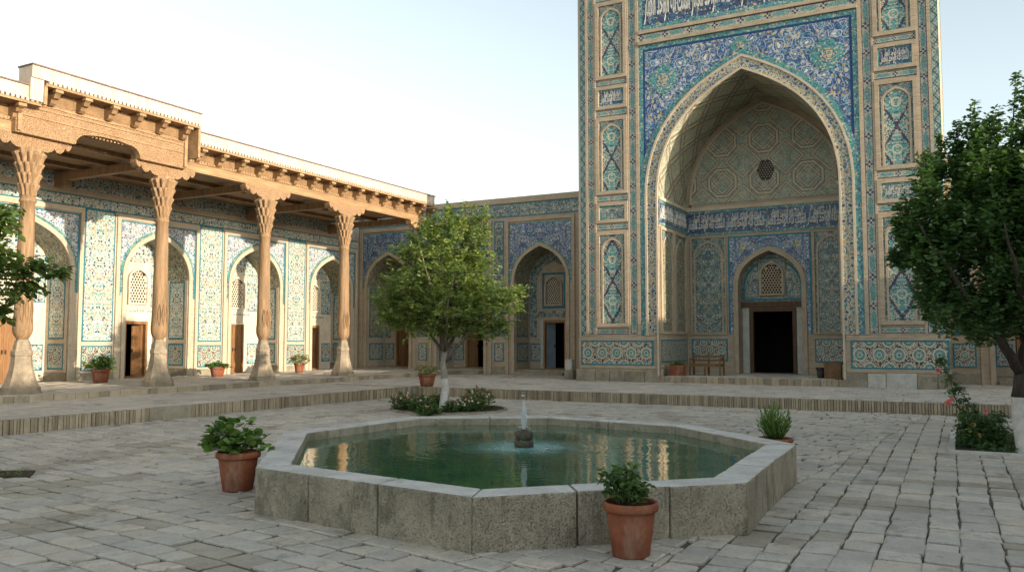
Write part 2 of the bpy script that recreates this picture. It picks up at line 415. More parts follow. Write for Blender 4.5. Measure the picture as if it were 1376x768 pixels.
def m_leaf(name, c1, c2, trans=.35, rough=.45):
    g = G(name)
    a = g.nt.nodes.new('ShaderNodeAttribute'); a.attribute_name = 'rnd'; r = N(g, a.outputs['Fac'])
    c = g.ramp(r, [(0, c1), (1, c2)], 'LINEAR')
    g.done(c, rough, .35)
    tr = g.nt.nodes.new('ShaderNodeBsdfTranslucent'); mx = g.nt.nodes.new('ShaderNodeMixShader')
    tc = g.mix(1.0, c, (1.5, 1.6, .7), 'MULTIPLY'); g.put(tr.inputs[0], tc)
    mx.inputs[0].default_value = trans
    g.nt.links.new(g.bsdf.outputs[0], mx.inputs[1]); g.nt.links.new(tr.outputs[0], mx.inputs[2]); g.nt.links.new(mx.outputs[0], g.out.inputs[0])
    MAT[name] = g.mat
m_leaf('leaf_light', (.055, .12, .028), (.33, .38, .13), .4)
m_leaf('leaf_dark', (.032, .078, .026), (.11, .19, .065), .35)
m_leaf('leaf_left', (.05, .095, .022), (.17, .23, .06), .35)
m_leaf('leaf_plant', (.06, .13, .025), (.16, .26, .06), .3)
m_leaf('leaf_shrub', (.045, .10, .025), (.11, .18, .05), .3)
m_leaf('leaf_yellowish', (.14, .18, .05), (.42, .40, .20), .3)
m_leaf('petal_pink', (.55, .13, .15), (.75, .32, .30), .3)
m_leaf('petal_white', (.65, .55, .45), (.75, .72, .62), .3)
m_leaf('petal_yellow', (.65, .40, .10), (.7, .5, .25), .3)

# ------------------------------------------------------------------ object helpers
def setp(o, label=None, cat=None, group=None, kind=None):
    if label: o['label'] = label
    if cat: o['category'] = cat
    if group: o['group'] = group
    if kind: o['kind'] = kind
    return o
def thing(name, label, cat, loc=(0, 0, 0), rz=0, group=None):
    o = bpy.data.objects.new(name, None); COL.objects.link(o); o.location = loc; o.rotation_euler = (0, 0, rz)
    o.empty_display_size = .3
    return setp(o, label, cat, group)
def copy_tree(o, parent=None):
    c = o.copy(); COL.objects.link(c); c.parent = parent
    for ch in list(o.children): copy_tree(ch, c)
    return c

class Fr:
    """upright drawing frame: u along the wall, z up, d out of the wall"""
    def __init__(s, org, deg):
        s.o = Vector(org); a = R_(deg); s.ud = Vector((math.cos(a), math.sin(a), 0)); s.n = s.ud.cross(Vector((0, 0, 1)))
    def P(s, u, z, d=0): return s.o + s.ud * u + Vector((0, 0, z)) + s.n * d
WORLD = Fr((0, 0, 0), 0)

class M:
    def __init__(s, fr=WORLD): s.fr = fr; s.v = []; s.f = []; s.uv = []; s.mi = []; s.mats = []; s.rnd = []; s.sm = []
    def mid(s, m):
        if m not in s.mats: s.mats.append(m)
        return s.mats.index(m)
    def face(s, pts, uvs, m, rnd=0.0, smooth=False):
        b = len(s.v); s.v.extend([tuple(p) for p in pts]); s.f.append(tuple(range(b, b + len(pts))))
        s.uv.extend(uvs); s.mi.append(s.mid(m)); s.rnd.append(rnd); s.sm.append(smooth)
    def q(s, pts, uvs, m, rnd=0.0):                 # pts in (u,z,d)
        s.face([s.fr.P(*p) for p in pts], uvs, m, rnd)
    def box(s, u0, u1, z0, z1, d0, d1, m, uc=0, zc=0, rnd=0.0, back=False):
        U = lambda u, z: (u - uc, z - zc)
        s.q([(u0, z0, d1), (u1, z0, d1), (u1, z1, d1), (u0, z1, d1)], [U(u0, z0), U(u1, z0), U(u1, z1), U(u0, z1)], m, rnd)
        s.q([(u1, z0, d1), (u1, z0, d0), (u1, z1, d0), (u1, z1, d1)], [(d1, z0), (d0, z0), (d0, z1), (d1, z1)], m, rnd)
        s.q([(u0, z0, d0), (u0, z0, d1), (u0, z1, d1), (u0, z1, d0)], [(d0, z0), (d1, z0), (d1, z1), (d0, z1)], m, rnd)
        s.q([(u0, z1, d1), (u1, z1, d1), (u1, z1, d0), (u0, z1, d0)], [(u0, d1), (u1, d1), (u1, d0), (u0, d0)], m, rnd)
        s.q([(u0, z0, d0), (u1, z0, d0), (u1, z0, d1), (u0, z0, d1)], [(u0, d0), (u1, d0), (u1, d1), (u0, d1)], m, rnd)
        if back: s.q([(u1, z0, d0), (u0, z0, d0), (u0, z1, d0), (u1, z1, d0)], [(u1, z0), (u0, z0), (u0, z1), (u1, z1)], m, rnd)
    def ring(s, u0, u1, z0, z1, w, d0, d1, m, strip=False, ms=None):
        """mitred rectangular frame of width w, front at d1, sides back to d0"""
        O = [(u0, z0), (u1, z0), (u1, z1), (u0, z1)]; I = [(u0 + w, z0 + w), (u1 - w, z0 + w), (u1 - w, z1 - w), (u0 + w, z1 - w)]
        ms = ms or m
        for i in range(4):
            j = (i + 1) % 4; a, b, c, d = O[i], O[j], I[j], I[i]
            L = math.dist(a, b)
            if strip: uv = [(-L / 2 / w, -.5), (L / 2 / w, -.5), ((L / 2 - w) / w, .5), (-(L / 2 - w) / w, .5)]
            else: uv = [a, b, c, d]
            s.q([(*a, d1), (*b, d1), (*c, d1), (*d, d1)], uv, m)
            if d1 - d0 > .004:
                s.q([(*a, d0), (*b, d0), (*b, d1), (*a, d1)], [(0, 0), (L, 0), (L, d1 - d0), (0, d1 - d0)], ms)
                s.q([(*d, d1), (*c, d1), (*c, d0), (*d, d0)], [(0, 0), (L, 0), (L, d1 - d0), (0, d1 - d0)], ms)
    def hoop(s, u0, u1, z0, z1, w, d0, d1, m):
        for q in ((u0, u0 + w, z0, z1 - w), (u1 - w, u1, z0, z1 - w), (u0, u1, z1 - w, z1)): s.box(*q, d0, d1, m)
    def stripbox(s, u0, u1, z0, z1, d0, d1, m):
        """flat strip whose texture runs along its long side, width-normalised"""
        s.box(u0, u1, z0, z1, d0, d1 - .002, m)
        if (z1 - z0) > (u1 - u0):
            w = u1 - u0; h = (z1 - z0) / 2 / w
            uv = [(-h, .5), (-h, -.5), (h, -.5), (h, .5)]
        else:
            w = z1 - z0; h = (u1 - u0) / 2 / w
            uv = [(-h, -.5), (h, -.5), (h, .5), (-h, .5)]
        s.q([(u0, z0, d1), (u1, z0, d1), (u1, z1, d1), (u0, z1, d1)], uv, m)
    def poly(s, pts, d0, d1, m, uc=0, zc=0, sides=True):
        """outline (u,z) counter-clockwise, front at d1"""
        s.q([(u, z, d1) for u, z in pts], [(u - uc, z - zc) for u, z in pts], m)
        if sides:
            for i in range(len(pts)):
                a, b = pts[i], pts[(i + 1) % len(pts)]
                L = math.dist(a, b)
                s.q([(*a, d0), (*b, d0), (*b, d1), (*a, d1)], [(0, 0), (L, 0), (L, d1 - d0), (0, d1 - d0)], m)
    def band(s, inner, outer, d0, d1, m, norm=False, ms=None, mi=None):
        """strip between two open outlines of equal length; inner side closes back to d0"""
        L = 0
        for i in range(len(inner) - 1):
            a, b, c, d = inner[i], inner[i + 1], outer[i + 1], outer[i]
            w = math.dist(a, d) or 1; l = math.dist(a, b)
            k = w if norm else 1
            uv = [(L / k, -.5 if norm else 0), ((L + l) / k, -.5 if norm else 0), ((L + l) / k, .5 if norm else w), (L / k, .5 if norm else w)]
            # outlines run left -> right over the top, so front face order is a,d,c,b reversed for CCW
            s.q([(*a, d1), (*b, d1), (*c, d1), (*d, d1)], uv, m)
            if d1 - d0 > .003:
                s.q([(*a, d0), (*b, d0), (*b, d1), (*a, d1)], [(L, d0), (L + l, d0), (L + l, d1), (L, d1)], mi or ms or m)
                s.q([(*d, d1), (*c, d1), (*c, d0), (*d, d0)], [(L, d0), (L + l, d0), (L + l, d1), (L, d1)], ms or m)
            L += l
    def above(s, arch, u0, u1, ztop, zbot, d, m, uc=0, zc=0):
        """flat face around an arch outline: spandrels, plus side strips down to zbot"""
        U = lambda p: (p[0] - uc, p[1] - zc)
        for i in range(len(arch) - 1):
            a, b = arch[i], arch[i + 1]
            if abs(a[0] - b[0]) < 1e-5: continue
            P = [a, b, (b[0], ztop), (a[0], ztop)] if b[0] > a[0] else [b, a, (a[0], ztop), (b[0], ztop)]
            s.q([(*p, d) for p in P], [U(p) for p in P], m)
        for x0, x1 in ((u0, arch[0][0]), (arch[-1][0], u1)):
            if x1 - x0 > 1e-4:
                P = [(x0, zbot), (x1, zbot), (x1, ztop), (x0, ztop)]
                s.q([(*p, d) for p in P], [U(p) for p in P], m)
    def under(s, arch, zbot, d, m, uc=0, zc=0):
        for i in range(len(arch) - 1):
            a, b = arch[i], arch[i + 1]
            if abs(a[0] - b[0]) < 1e-5: continue
            P = [(a[0], zbot), (b[0], zbot), b, a]
            if b[0] < a[0]: P = [(b[0], zbot), (a[0], zbot), a, b]
            s.q([(*p, d) for p in P], [(p[0] - uc, p[1] - zc) for p in P], m)
    def soffit(s, arch, d0, d1, m):
        """inner surface of the vault along an arch outline from d0 (back) to d1 (front)"""
        L = 0; tot = sum(math.dist(arch[i], arch[i + 1]) for i in range(len(arch) - 1))
        for i in range(len(arch) - 1):
            a, b = arch[i], arch[i + 1]; l = math.dist(a, b)
            s.q([(*a, d1), (*a, d0), (*b, d0), (*b, d1)], [(L - tot / 2, d1), (L - tot / 2, d0), (L + l - tot / 2, d0), (L + l - tot / 2, d1)], m)
            L += l
    def lathe(s, prof, c, m, seg=24, rad=None, rot=0):
        """profile [(r,z)], centre (x,y,0)+z world"""
        rings = []
        for k, (r, z) in enumerate(prof):
            rings.append([Vector((c[0] + (rad(r, z, t) if rad else r) * math.cos(t + rot), c[1] + (rad(r, z, t) if rad else r) * math.sin(t + rot), c[2] + z)) for t in [2 * math.pi * i / seg for i in range(seg)]])
        for k in range(len(rings) - 1):
            for i in range(seg):
                j = (i + 1) % seg
                s.face([rings[k][i], rings[k][j], rings[k + 1][j], rings[k + 1][i]], [(i / seg * 2, prof[k][1]), ((i + 1) / seg * 2, prof[k][1]), ((i + 1) / seg * 2, prof[k + 1][1]), (i / seg * 2, prof[k + 1][1])], m, smooth=seg > 8)
        s.face(rings[-1], [(0, 0)] * seg, m); s.face(list(reversed(rings[0])), [(0, 0)] * seg, m)
    def tube(s, pts, rad, m, seg=8, cap=True):
        pts = [Vector(p) for p in pts]; rings = []
        for i, p in enumerate(pts):
            t = (pts[min(i + 1, len(pts) - 1)] - pts[max(i - 1, 0)]).normalized()
            a = t.orthogonal().normalized() if i == 0 else (pa - t * pa.dot(t)).normalized()
            pa = a; b = t.cross(a); r = rad[i]
            rings.append([p + (a * math.cos(q) + b * math.sin(q)) * r for q in [2 * math.pi * k / seg for k in range(seg)]])
        for k in range(len(rings) - 1):
            for i in range(seg):
                j = (i + 1) % seg
                s.face([rings[k][i], rings[k][j], rings[k + 1][j], rings[k + 1][i]], [(i, k), (i + 1, k), (i + 1, k + 1), (i, k + 1)], m, smooth=True)
        if cap: s.face(rings[-1], [(0, 0)] * seg, m); s.face(list(reversed(rings[0])), [(0, 0)] * seg, m)
    def build(s, name, parent=None, origin=None, weld=False, bevel=0):
        me = bpy.data.meshes.new(name)
        inv = Vector((0, 0, 0))
        org = Vector(origin) if origin is not None else Vector((0, 0, 0))
        V = np.array(s.v, dtype=float).reshape(-1, 3) - np.array(org)
        if parent is not None and origin is None:
            V = V - np.array(world_loc(parent))          # parts are drawn in world space; parents carry no rotation then
        me.from_pydata([tuple(x) for x in V], [], s.f)
        for m in s.mats: me.materials.append(MAT[m])
        me.polygons.foreach_set('material_index', s.mi)
        me.polygons.foreach_set('use_smooth', s.sm)
        ul = me.uv_layers.new(name='UVMap'); ul.data.foreach_set('uv', np.array(s.uv, dtype=float).ravel())
        at = me.attributes.new('rnd', 'FLOAT', 'FACE'); at.data.foreach_set('value', s.rnd)
        o = bpy.data.objects.new(name, me); COL.objects.link(o)
        if parent is not None: o.parent = parent
        elif origin is not None: o.location = org
        if any(s.sm) or weld:
            md = o.modifiers.new('weld', 'WELD'); md.merge_threshold = .0004
        if bevel:
            w = o.modifiers.new('weld', 'WELD') if not o.modifiers else None
            b = o.modifiers.new('bevel', 'BEVEL'); b.width = bevel; b.segments = 2; b.limit_method = 'ANGLE'
        me.update(); return o
def world_loc(o):
    p = Vector(o.location)
    while o.parent: o = o.parent; p += Vector(o.location)
    return p

def arch(uc, hw, zs, za, zb, n=14, off=0.0):
    """pointed arch outline from (left, zb) up over the apex to (right, zb); off = outward offset"""
    H = za - zs; P0 = (hw, zs); P1 = (hw, zs + .62 * H); P2 = (.42 * hw, za - .33 * H / hw * .42 * hw); P3 = (0, za)
    half = []
    for i in range(n + 1):
        t = i / n; a = (1 - t) ** 3; b = 3 * t * (1 - t) ** 2; c = 3 * t * t * (1 - t); d = t ** 3
        half.append((a * P0[0] + b * P1[0] + c * P2[0] + d * P3[0], a * P0[1] + b * P1[1] + c * P2[1] + d * P3[1]))
    if off:
        res = []
        for i, p in enumerate(half):
            q0 = half[max(i - 1, 0)]; q1 = half[min(i + 1, n)]
            tx, tz = q1[0] - q0[0], q1[1] - q0[1]; l = math.hypot(tx, tz) or 1; nx, nz = tz / l, -tx / l
            if i == 0: nx, nz = 1, 0
            if i == n: res.append((0, p[1] + off / max(nz, .3))); continue
            res.append((max(p[0] + nx * off, 0.001), p[1] + nz * off))
        half = res
    right = [(uc + hw + off, zb)] + [(uc + x, z) for x, z in half]
    left = [(2 * uc - x, z) for x, z in right]
    return left + right[-2::-1]

# ------------------------------------------------------------------ lettering
FM = {'ا': (0xFE8D, 0xFE8E, 0, 0), 'ب': (0xFE8F, 0xFE90, 0xFE91, 0xFE92), 'ح': (0xFEA1, 0xFEA2, 0xFEA3, 0xFEA4), 'د': (0xFEA9, 0xFEAA, 0, 0), 'ر': (0xFEAD, 0xFEAE, 0, 0), 'س': (0xFEB1, 0xFEB2, 0xFEB3, 0xFEB4), 'ق': (0xFED5, 0xFED6, 0xFED7, 0xFED8), 'ك': (0xFED9, 0xFEDA, 0xFEDB, 0xFEDC), 'ل': (0xFEDD, 0xFEDE, 0xFEDF, 0xFEE0), 'م': (0xFEE1, 0xFEE2, 0xFEE3, 0xFEE4), 'ن': (0xFEE5, 0xFEE6, 0xFEE7, 0xFEE8), 'ه': (0xFEE9, 0xFEEA, 0xFEEB, 0xFEEC), 'و': (0xFEED, 0xFEEE, 0, 0), 'ي': (0xFEF1, 0xFEF2, 0xFEF3, 0xFEF4)}
def shape(t):
    o = []
    for i, c in enumerate(t):
        if c not in FM: o.append(c); continue
        f = FM[c]; pj = i > 0 and t[i - 1] in FM and FM[t[i - 1]][2] != 0; nj = i + 1 < len(t) and t[i + 1] in FM and f[2] != 0
        o.append(chr(f[3] if pj and nj else f[2] if nj else f[1] if pj else f[0]))
    return ''.join(reversed(o))
_tc = {}
def text_mesh(t):
    if t in _tc: return _tc[t]
    c = bpy.data.curves.new('lettering', 'FONT'); c.body = shape(t); c.extrude = .006; c.offset = .012; c.resolution_u = 2
    o = bpy.data.objects.new('lettering_source', c); COL.objects.link(o)
    bpy.context.view_layer.update(); dg = bpy.context.evaluated_depsgraph_get()
    me = bpy.data.meshes.new_from_object(o.evaluated_get(dg)); bpy.data.objects.remove(o)
    n = len(me.vertices); co = np.empty(n * 3); me.vertices.foreach_get('co', co); co = co.reshape(-1, 3)
    fs = [tuple(p.vertices) for p in me.polygons]; bpy.data.meshes.remove(me)
    _tc[t] = (co, fs); return _tc[t]
WORDS = 'الملك لله الواحد القهار'
def lettering(fr, parent, u0, u1, z0, z1, d, t=WORDS, rep=1, mat='script_white', rows=1, name='lettering'):
    co, fs = text_mesh(t); V = []; F = []
    mn = co.min(0); mx = co.max(0); w = (u1 - u0) / rep
    for k in range(rep):
        for rr in range(rows):
            h = (z1 - z0); b = len(V)
            x = (co[:, 0] - mn[0]) / (mx[0] - mn[0]); y = (co[:, 1] - mn[1]) / (mx[1] - mn[1])
            if rr: x = (x * .8 + .13); zz = z0 + h * (.42 + y * .56)
            else: zz = z0 + h * (y if rows == 1 else y * .72)
            uu = u0 + w * (k + .02 + x * .96)
            for i in range(len(x)):
                V.append(fr.P(uu[i], zz[i], d + co[i, 2] + .006 + rr * .003))
            F += [tuple(b + q for q in f) for f in fs]
    me = bpy.data.meshes.new(name); pl = world_loc(parent)
    me.from_pydata([tuple(v - pl) for v in V], [], F); me.materials.append(MAT[mat])
    o = bpy.data.objects.new(name, me); COL.objects.link(o); o.parent = parent
    return o

# ------------------------------------------------------------------ facade parts
def tile_panel(fr, par, u0, u1, z0, z1, m, d=.012, edge=.045, name='tile_panel', em='edge_tile'):
    b = M(fr); uc, zc = (u0 + u1) / 2, (z0 + z1) / 2
    b.box(u0 + edge, u1 - edge, z0 + edge, z1 - edge, 0, d, m, uc, zc)
    b.ring(u0, u1, z0, z1, edge, 0, d + .004, em)
    return b.build(name, par)
def brick_frame(fr, par, u0, u1, z0, z1, w=.1, d=.06, m='brick', name='brick_frame'):
    b = M(fr); b.ring(u0, u1, z0, z1, w, 0, d, m); return b.build(name, par)
def strip(fr, par, u0, u1, z0, z1, m='cartouche_strip', d=.014, name='border_strip'):
    b = M(fr); b.stripbox(u0, u1, z0, z1, 0, d, m); return b.build(name, par)
def arch_panel(fr, par, u0, u1, z0, z1, m='lozenge_panel', sp='turquoise_arabesque', fw=.1, brick='brick', d=.0, name='arched_panel', rise=None):
    """brick frame, recessed spandrel, brick arch rib, and a patterned arched field"""
    b = M(fr); b.ring(u0, u1, z0, z1, fw, d, d + .065, brick)
    a0, a1, b0, b1 = u0 + fw, u1 - fw, z0 + fw, z1 - fw
    uc = (a0 + a1) / 2; hw = (a1 - a0) / 2 - .06; rise = rise or hw * 1.05
    za = b1 - .1; zs = za - rise; rib = .065
    outer = arch(uc, hw, zs, za, b0, 8); inner = arch(uc, hw - rib, zs, za - rib * 1.25, b0, 8)
    b.above(outer, a0, a1, b1, b0, d + .010, sp, uc, za)
    b.band(inner, outer, d + .006, d + .045, brick)
    b.under(inner, b0, d + .014, m, uc, (b0 + za) / 2)
    return b.build(name, par)

def lattice(fr, par, uc, hw, z0, zs, za, d, m='plaster', cell=.095, name='lattice_window', frame='plaster', depth=.10):
    """arched grille of hexagonal holes, really pierced, with its own raised frame"""
    root = None
    a = arch(uc, hw, zs, za, z0, 8)
    ao = arch(uc, hw + .06, zs, za + .08, z0, 8)
    fb = M(fr); fb.band(a, ao, d - .02, d + .05, frame)
    fb.box(uc - hw - .06, uc + hw + .06, z0 - .06, z0, d - .02, d + .05, frame)
    root = fb.build(name, par)
    v = M(fr); v.under(a, z0, d - depth, 'unlit_black'); v.build('dark_backing', root)  # black sheet close behind the grille, painted for the unlit space
    g = M(fr)
    def inside(u, z):
        if z < z0 + cell * .3 or abs(u - uc) > hw - cell * .35: return False
        if z < zs: return True
        t = (z - zs) / (za - zs)
        return abs(u - uc) < hw * (1 - t ** 1.6) - cell * .2
    ch = cell * .8660; rows = int((za - z0) / ch) + 2; cols = int(hw * 2 / cell) + 2
    for r in range(rows):
        for c in range(-cols, cols):
            u = uc + c * cell + (r % 2) * cell / 2; z = z0 + ch * .5 + r * ch
            hexo = [(u + cell / 2 / math.cos(math.pi / 6) * math.sin(q), z + cell / 2 / math.cos(math.pi / 6) * math.cos(q)) for q in [-math.pi / 3 * k for k in range(6)]]
            if not inside(u, z):
                if abs(u - uc) < hw - .005 and z > z0 and z < za and (z < zs or abs(u - uc) < hw * (1 - ((z - zs) / (za - zs)) ** 1.6) + .0):
                    g.q([(*p, d - .012) for p in hexo], hexo, m)
                continue
            rr = cell * .40
            hi = [(u + rr * math.sin(q), z + rr * math.cos(q)) for q in [-math.pi / 3 * k for k in range(6)]]
            for k in range(6):
                j = (k + 1) % 6
                g.q([(*hexo[k], d - .01), (*hexo[j], d - .01), (*hi[j], d - .01), (*hi[k], d - .01)], [hexo[k], hexo[j], hi[j], hi[k]], m)
                g.q([(*hi[k], d - .01), (*hi[j], d - .01), (*hi[j], d - .05), (*hi[k], d - .05)], [hexo[k], hexo[j], hi[j], hi[k]], m)
    g.build('grille', root)
    return root

def door_leaf(fr, par, u0, u1, z0, z1, d, m='door_wood', name='door_leaf', handle_right=True):
    b = M(fr); b.box(u0, u1, z0, z1, d - .05, d, m, back=True)
    w = u1 - u0; h = z1 - z0; s = .085 * min(1, w / .5)
    cuts = [z0 + s, z0 + h * .28, z0 + h * .36, z0 + h * .72, z0 + h * .79, z1 - s]
    b.ring(u0, u1, z0, z1, s, d, d + .018, m)
    for a, c in ((cuts[1], cuts[2]), (cuts[3], cuts[4])): b.box(u0 + s, u1 - s, a, c, d, d + .018, m)
    for k in (1, 2): 
        uu = u0 + s + (w - 2 * s) * k / 3; b.box(uu - .006, uu + .006, cuts[2], cuts[3], d, d + .008, m)
    leaf = b.build(name, par)
    hb = M(fr); hu = (u1 - .05) if handle_right else (u0 + .05)
    hb.box(hu - .018, hu + .018, z0 + h * .45, z0 + h * .52, d + .018, d + .05, 'iron'); hb.build('handle', leaf)
    return leaf

def doorway(fr, par, uc, w, z0, z1, d, closed=False, m='door_wood', fw=.09, room=1.6, open_side=1, leaf_m=None, name='door'):
    """frame + dark room behind + leaves; fr depth d is the wall face. The wall must have a hole there."""
    b = M(fr); hw = w / 2
    b.box(uc - hw - fw, uc - hw, z0, z1 + fw, d - .22, d + .03, m); b.box(uc + hw, uc + hw + fw, z0, z1 + fw, d - .22, d + .03, m)
    b.box(uc - hw, uc + hw, z1, z1 + fw, d - .22, d + .028, m); b.box(uc - hw, uc + hw, z0 - .05, z0 + .03, d - .22, d + .05, m)
    root = b.build(name, par)
    if closed:
        door_leaf(fr, root, uc - hw, uc - .004, z0 + .03, z1, d - .06, leaf_m or m, handle_right=True)
        door_leaf(fr, root, uc + .004, uc + hw, z0 + .03, z1, d - .06, leaf_m or m, handle_right=False)
    else:
        r = M(fr); W_ = hw + .9; zt = z1 + .4
        r.q([(uc - W_, z0, d - room), (uc + W_, z0, d - room), (uc + W_, zt, d - room), (uc - W_, zt, d - room)], [(0, 0)] * 4, 'unlit_black')
        r.q([(uc - W_, z0, d - .23), (uc - W_, z0, d - room), (uc - W_, zt, d - room), (uc - W_, zt, d - .23)], [(0, 0)] * 4, 'unlit_black')
        r.q([(uc + W_, z0, d - room), (uc + W_, z0, d - .23), (uc + W_, zt, d - .23), (uc + W_, zt, d - room)], [(0, 0)] * 4, 'unlit_black')
        r.q([(uc - W_, z0, d - .23), (uc + W_, z0, d - .23), (uc + W_, z0, d - room), (uc - W_, z0, d - room)], [(0, 0)] * 4, 'unlit_black')
        r.q([(uc - W_, zt, d - room), (uc + W_, zt, d - room), (uc + W_, zt, d - .23), (uc - W_, zt, d - .23)], [(0, 0)] * 4, 'unlit_black')
        r.q([(uc - W_, z0, d - .23), (uc - hw, z0, d - .23), (uc - hw, zt, d - .23), (uc - W_, zt, d - .23)], [(0, 0)] * 4, 'unlit_black')
        r.q([(uc + hw, z0, d - .23), (uc + W_, z0, d - .23), (uc + W_, zt, d - .23), (uc + hw, zt, d - .23)], [(0, 0)] * 4, 'unlit_black')
        r.build('dark_room', root)  # room box with its darkness painted on the walls
        if open_side:
            # one leaf swung into the room, a sheet hinged on the frame
            hinge = fr.P(uc + open_side * hw * .96, 0, d - .12)
            ang = math.degrees(math.atan2(fr.ud.y, fr.ud.x)) + (180 if open_side > 0 else 0) + (-58 if open_side > 0 else 58)
            f2 = Fr(hinge, ang)
            if open_side > 0:
                # draw reversed so that its face looks out
                f2 = Fr(hinge + Vector((math.cos(R_(ang)), math.sin(R_(ang)), 0)) * (w * .48), ang + 180)
                door_leaf(f2, root, 0, w * .48, z0 + .03, z1, .0, leaf_m or m, handle_right=False)
            else:
                door_leaf(f2, root, 0, w * .48, z0 + .03, z1, .0, leaf_m or m)
    return root

def wall_with_door(b, uc, hw, z0, z1, dw, dz0, dz1, d, m):
    """back wall of a niche with a door hole; u from -hw..hw"""
    for a0, a1, c0, c1 in ((uc - hw, uc - dw, z0, z1), (uc + dw, uc + hw, z0, z1), (uc - dw, uc + dw, dz1, z1), (uc - dw, uc + dw, z0, dz0)):
        if a1 - a0 > .01 and c1 - c0 > .01:
            b.q([(a0, c0, d), (a1, c0, d), (a1, c1, d), (a0, c1, d)], [(a0, c0), (a1, c0), (a1, c1), (a0, c1)], m)

# ================================================================== THE SETTING: ground
POOL = [at_z(343, 627, .45), at_z(634, 667, .45), at_z(1004, 647, .45), at_z(1070, 596, .45), at_z(930, 570, .45), at_z(742, 558, .45), at_z(551, 559, .45), at_z(380, 580, .45)]
POOL = [(p.x, p.y) for p in POOL]
PC = (sum(p[0] for p in POOL) / 8, sum(p[1] for p in POOL) / 8)
def offset_ring(poly, w):
    n = len(poly); res = []
    for i in range(n):
        a, b, c = Vector(poly[i - 1]), Vector(poly[i]), Vector(poly[(i + 1) % n])
        e1 = (b - a).normalized(); e2 = (c - b).normalized()
        n1 = Vector((-e1.y, e1.x)); n2 = Vector((-e2.y, e2.x)); m = (n1 + n2); m = m / m.dot(n1)
        q = b + m * w; res.append((q.x, q.y))
    return res
POOL_IN = offset_ring(POOL, .34)
def inside_poly(p, poly):
    x, y = p; r = False
    for i in range(len(poly)):
        (x1, y1), (x2, y2) = poly[i - 1], poly[i]
        if (y1 > y) != (y2 > y) and x < (x2 - x1) * (y - y1) / (y2 - y1) + x1: r = not r
    return r
def clip(poly, n, c):
    """keep the part where n.p <= c"""
    res = []
    for i in range(len(poly)):
        a, b = poly[i - 1], poly[i]; da = n[0] * a[0] + n[1] * a[1] - c; db = n[0] * b[0] + n[1] * b[1] - c
        if (da <= 0) != (db <= 0):
            t = da / (da - db); res.append((a[0] + (b[0] - a[0]) * t, a[1] + (b[1] - a[1]) * t))
        if db <= 0: res.append(b)
    return res
def shrink(poly, w):
    cx = sum(p[0] for p in poly) / len(poly); cy = sum(p[1] for p in poly) / len(poly)
    o = []
    for x, y in poly:
        l = math.hypot(x - cx, y - cy) or 1; k = max(0, 1 - w * 1.4 / l); o.append((cx + (x - cx) * k, cy + (y - cy) * k))
    return o
def slab(b, poly, z, m, gap=.008, bev=.014, wob=.0045):
    if len(poly) < 3: return
    A = 0
    for i in range(len(poly)): A += poly[i - 1][0] * poly[i][1] - poly[i][0] * poly[i - 1][1]
    if abs(A) < .02: return
    if A < 0: poly = poly[::-1]
    o = shrink(poly, gap); t = shrink(poly, gap + bev)
    dz = random.gauss(0, wob); tx, ty = random.gauss(0, .010), random.gauss(0, .010)
    cx = sum(p[0] for p in poly) / len(poly); cy = sum(p[1] for p in poly) / len(poly); r = random.random()
    if m == 'courtyard_stone':
        wn = mnoise.noise(Vector((cx * .9, cy * .9, 3.3))) + .25 * mnoise.noise(Vector((cx * 3, cy * 3, 1)))
        if wn > .40: dz -= .006 + random.random() * .008; m = 'worn_stone'
    f = lambda p, zz: (p[0], p[1], z + dz + zz + (p[0] - cx) * tx + (p[1] - cy) * ty)
    T = [f(p, 0) for p in t]; O = [f(p, -.010) for p in o]; B = [(p[0], p[1], z - .04) for p in o]
    b.face(T, [(p[0], p[1]) for p in t], m, r)
    n = len(poly)
    for i in range(n):
        j = (i + 1) % n
        b.face([O[i], O[j], T[j], T[i]], [(0, 0)] * 4, m, r); b.face([B[i], B[j], O[j], O[i]], [(0, 0)] * 4, m, r)
def rows_of_slabs(b, org, ang, a0, a1, c0, c1, roww, l0, l1, z, m, keep, clips=(), jit=.03, wav=.0, gap=.008, zc=False):
    """rows run along direction ang (from a0 to a1), stacked across from c0 to c1"""
    ca, sa = math.cos(ang), math.sin(ang)
    def Wp(a, c):
        a += wav * math.sin(c * .9 + 1) ; c += wav * math.sin(a * .55 + c * .2)
        return (org[0] + ca * a - sa * c, org[1] + sa * a + ca * c)
    c = c0
    while c < c1:
        w = roww * random.uniform(.88, 1.14); a = a0 - random.random() * l1
        e0 = random.uniform(-jit, jit)
        while a < a1:
            l = random.uniform(l0, l1)
            j0 = random.uniform(-jit, jit); j = random.uniform(-jit, jit)
            P = [Wp(a + e0, c), Wp(a + l + j0, c), Wp(a + l + j, c + w), Wp(a + j, c + w)]
            e0 = j0; cen = Wp(a + l / 2, c + w / 2)
            near = math.hypot(cen[0], cen[1] - 0)
            if keep(cen):
                pl = P
                for nn, cc in clips: pl = clip(pl, nn, cc)
                if zc: pl = zclip(pl, cen[1], False)
                if random.random() < .06 and near < 12 and len(pl) == 4:
                    # broken slab: two pieces
                    t = random.uniform(.3, .7); t2 = min(max(t + random.uniform(-.25, .25), .1), .9)
                    q0 = tuple(pl[0][k] + (pl[1][k] - pl[0][k]) * t for k in (0, 1)); q1 = tuple(pl[3][k] + (pl[2][k] - pl[3][k]) * t2 for k in (0, 1))
                    slab(b, [pl[0], q0, q1, pl[3]], z, m, gap); slab(b, [q0, pl[1], pl[2], q1], z, m, gap)
                else: slab(b, pl, z, m, gap)
            a += l
        c += w
EDGE_X, EDGE_Y = -15.3, 21.75
b = M(); b.face([(-400, -400, -.035), (400, -400, -.035), (400, 400, -.035), (-400, 400, -.035)], [(0, 0)] * 4, 'earth')
setp(b.build('ground'), kind='structure')
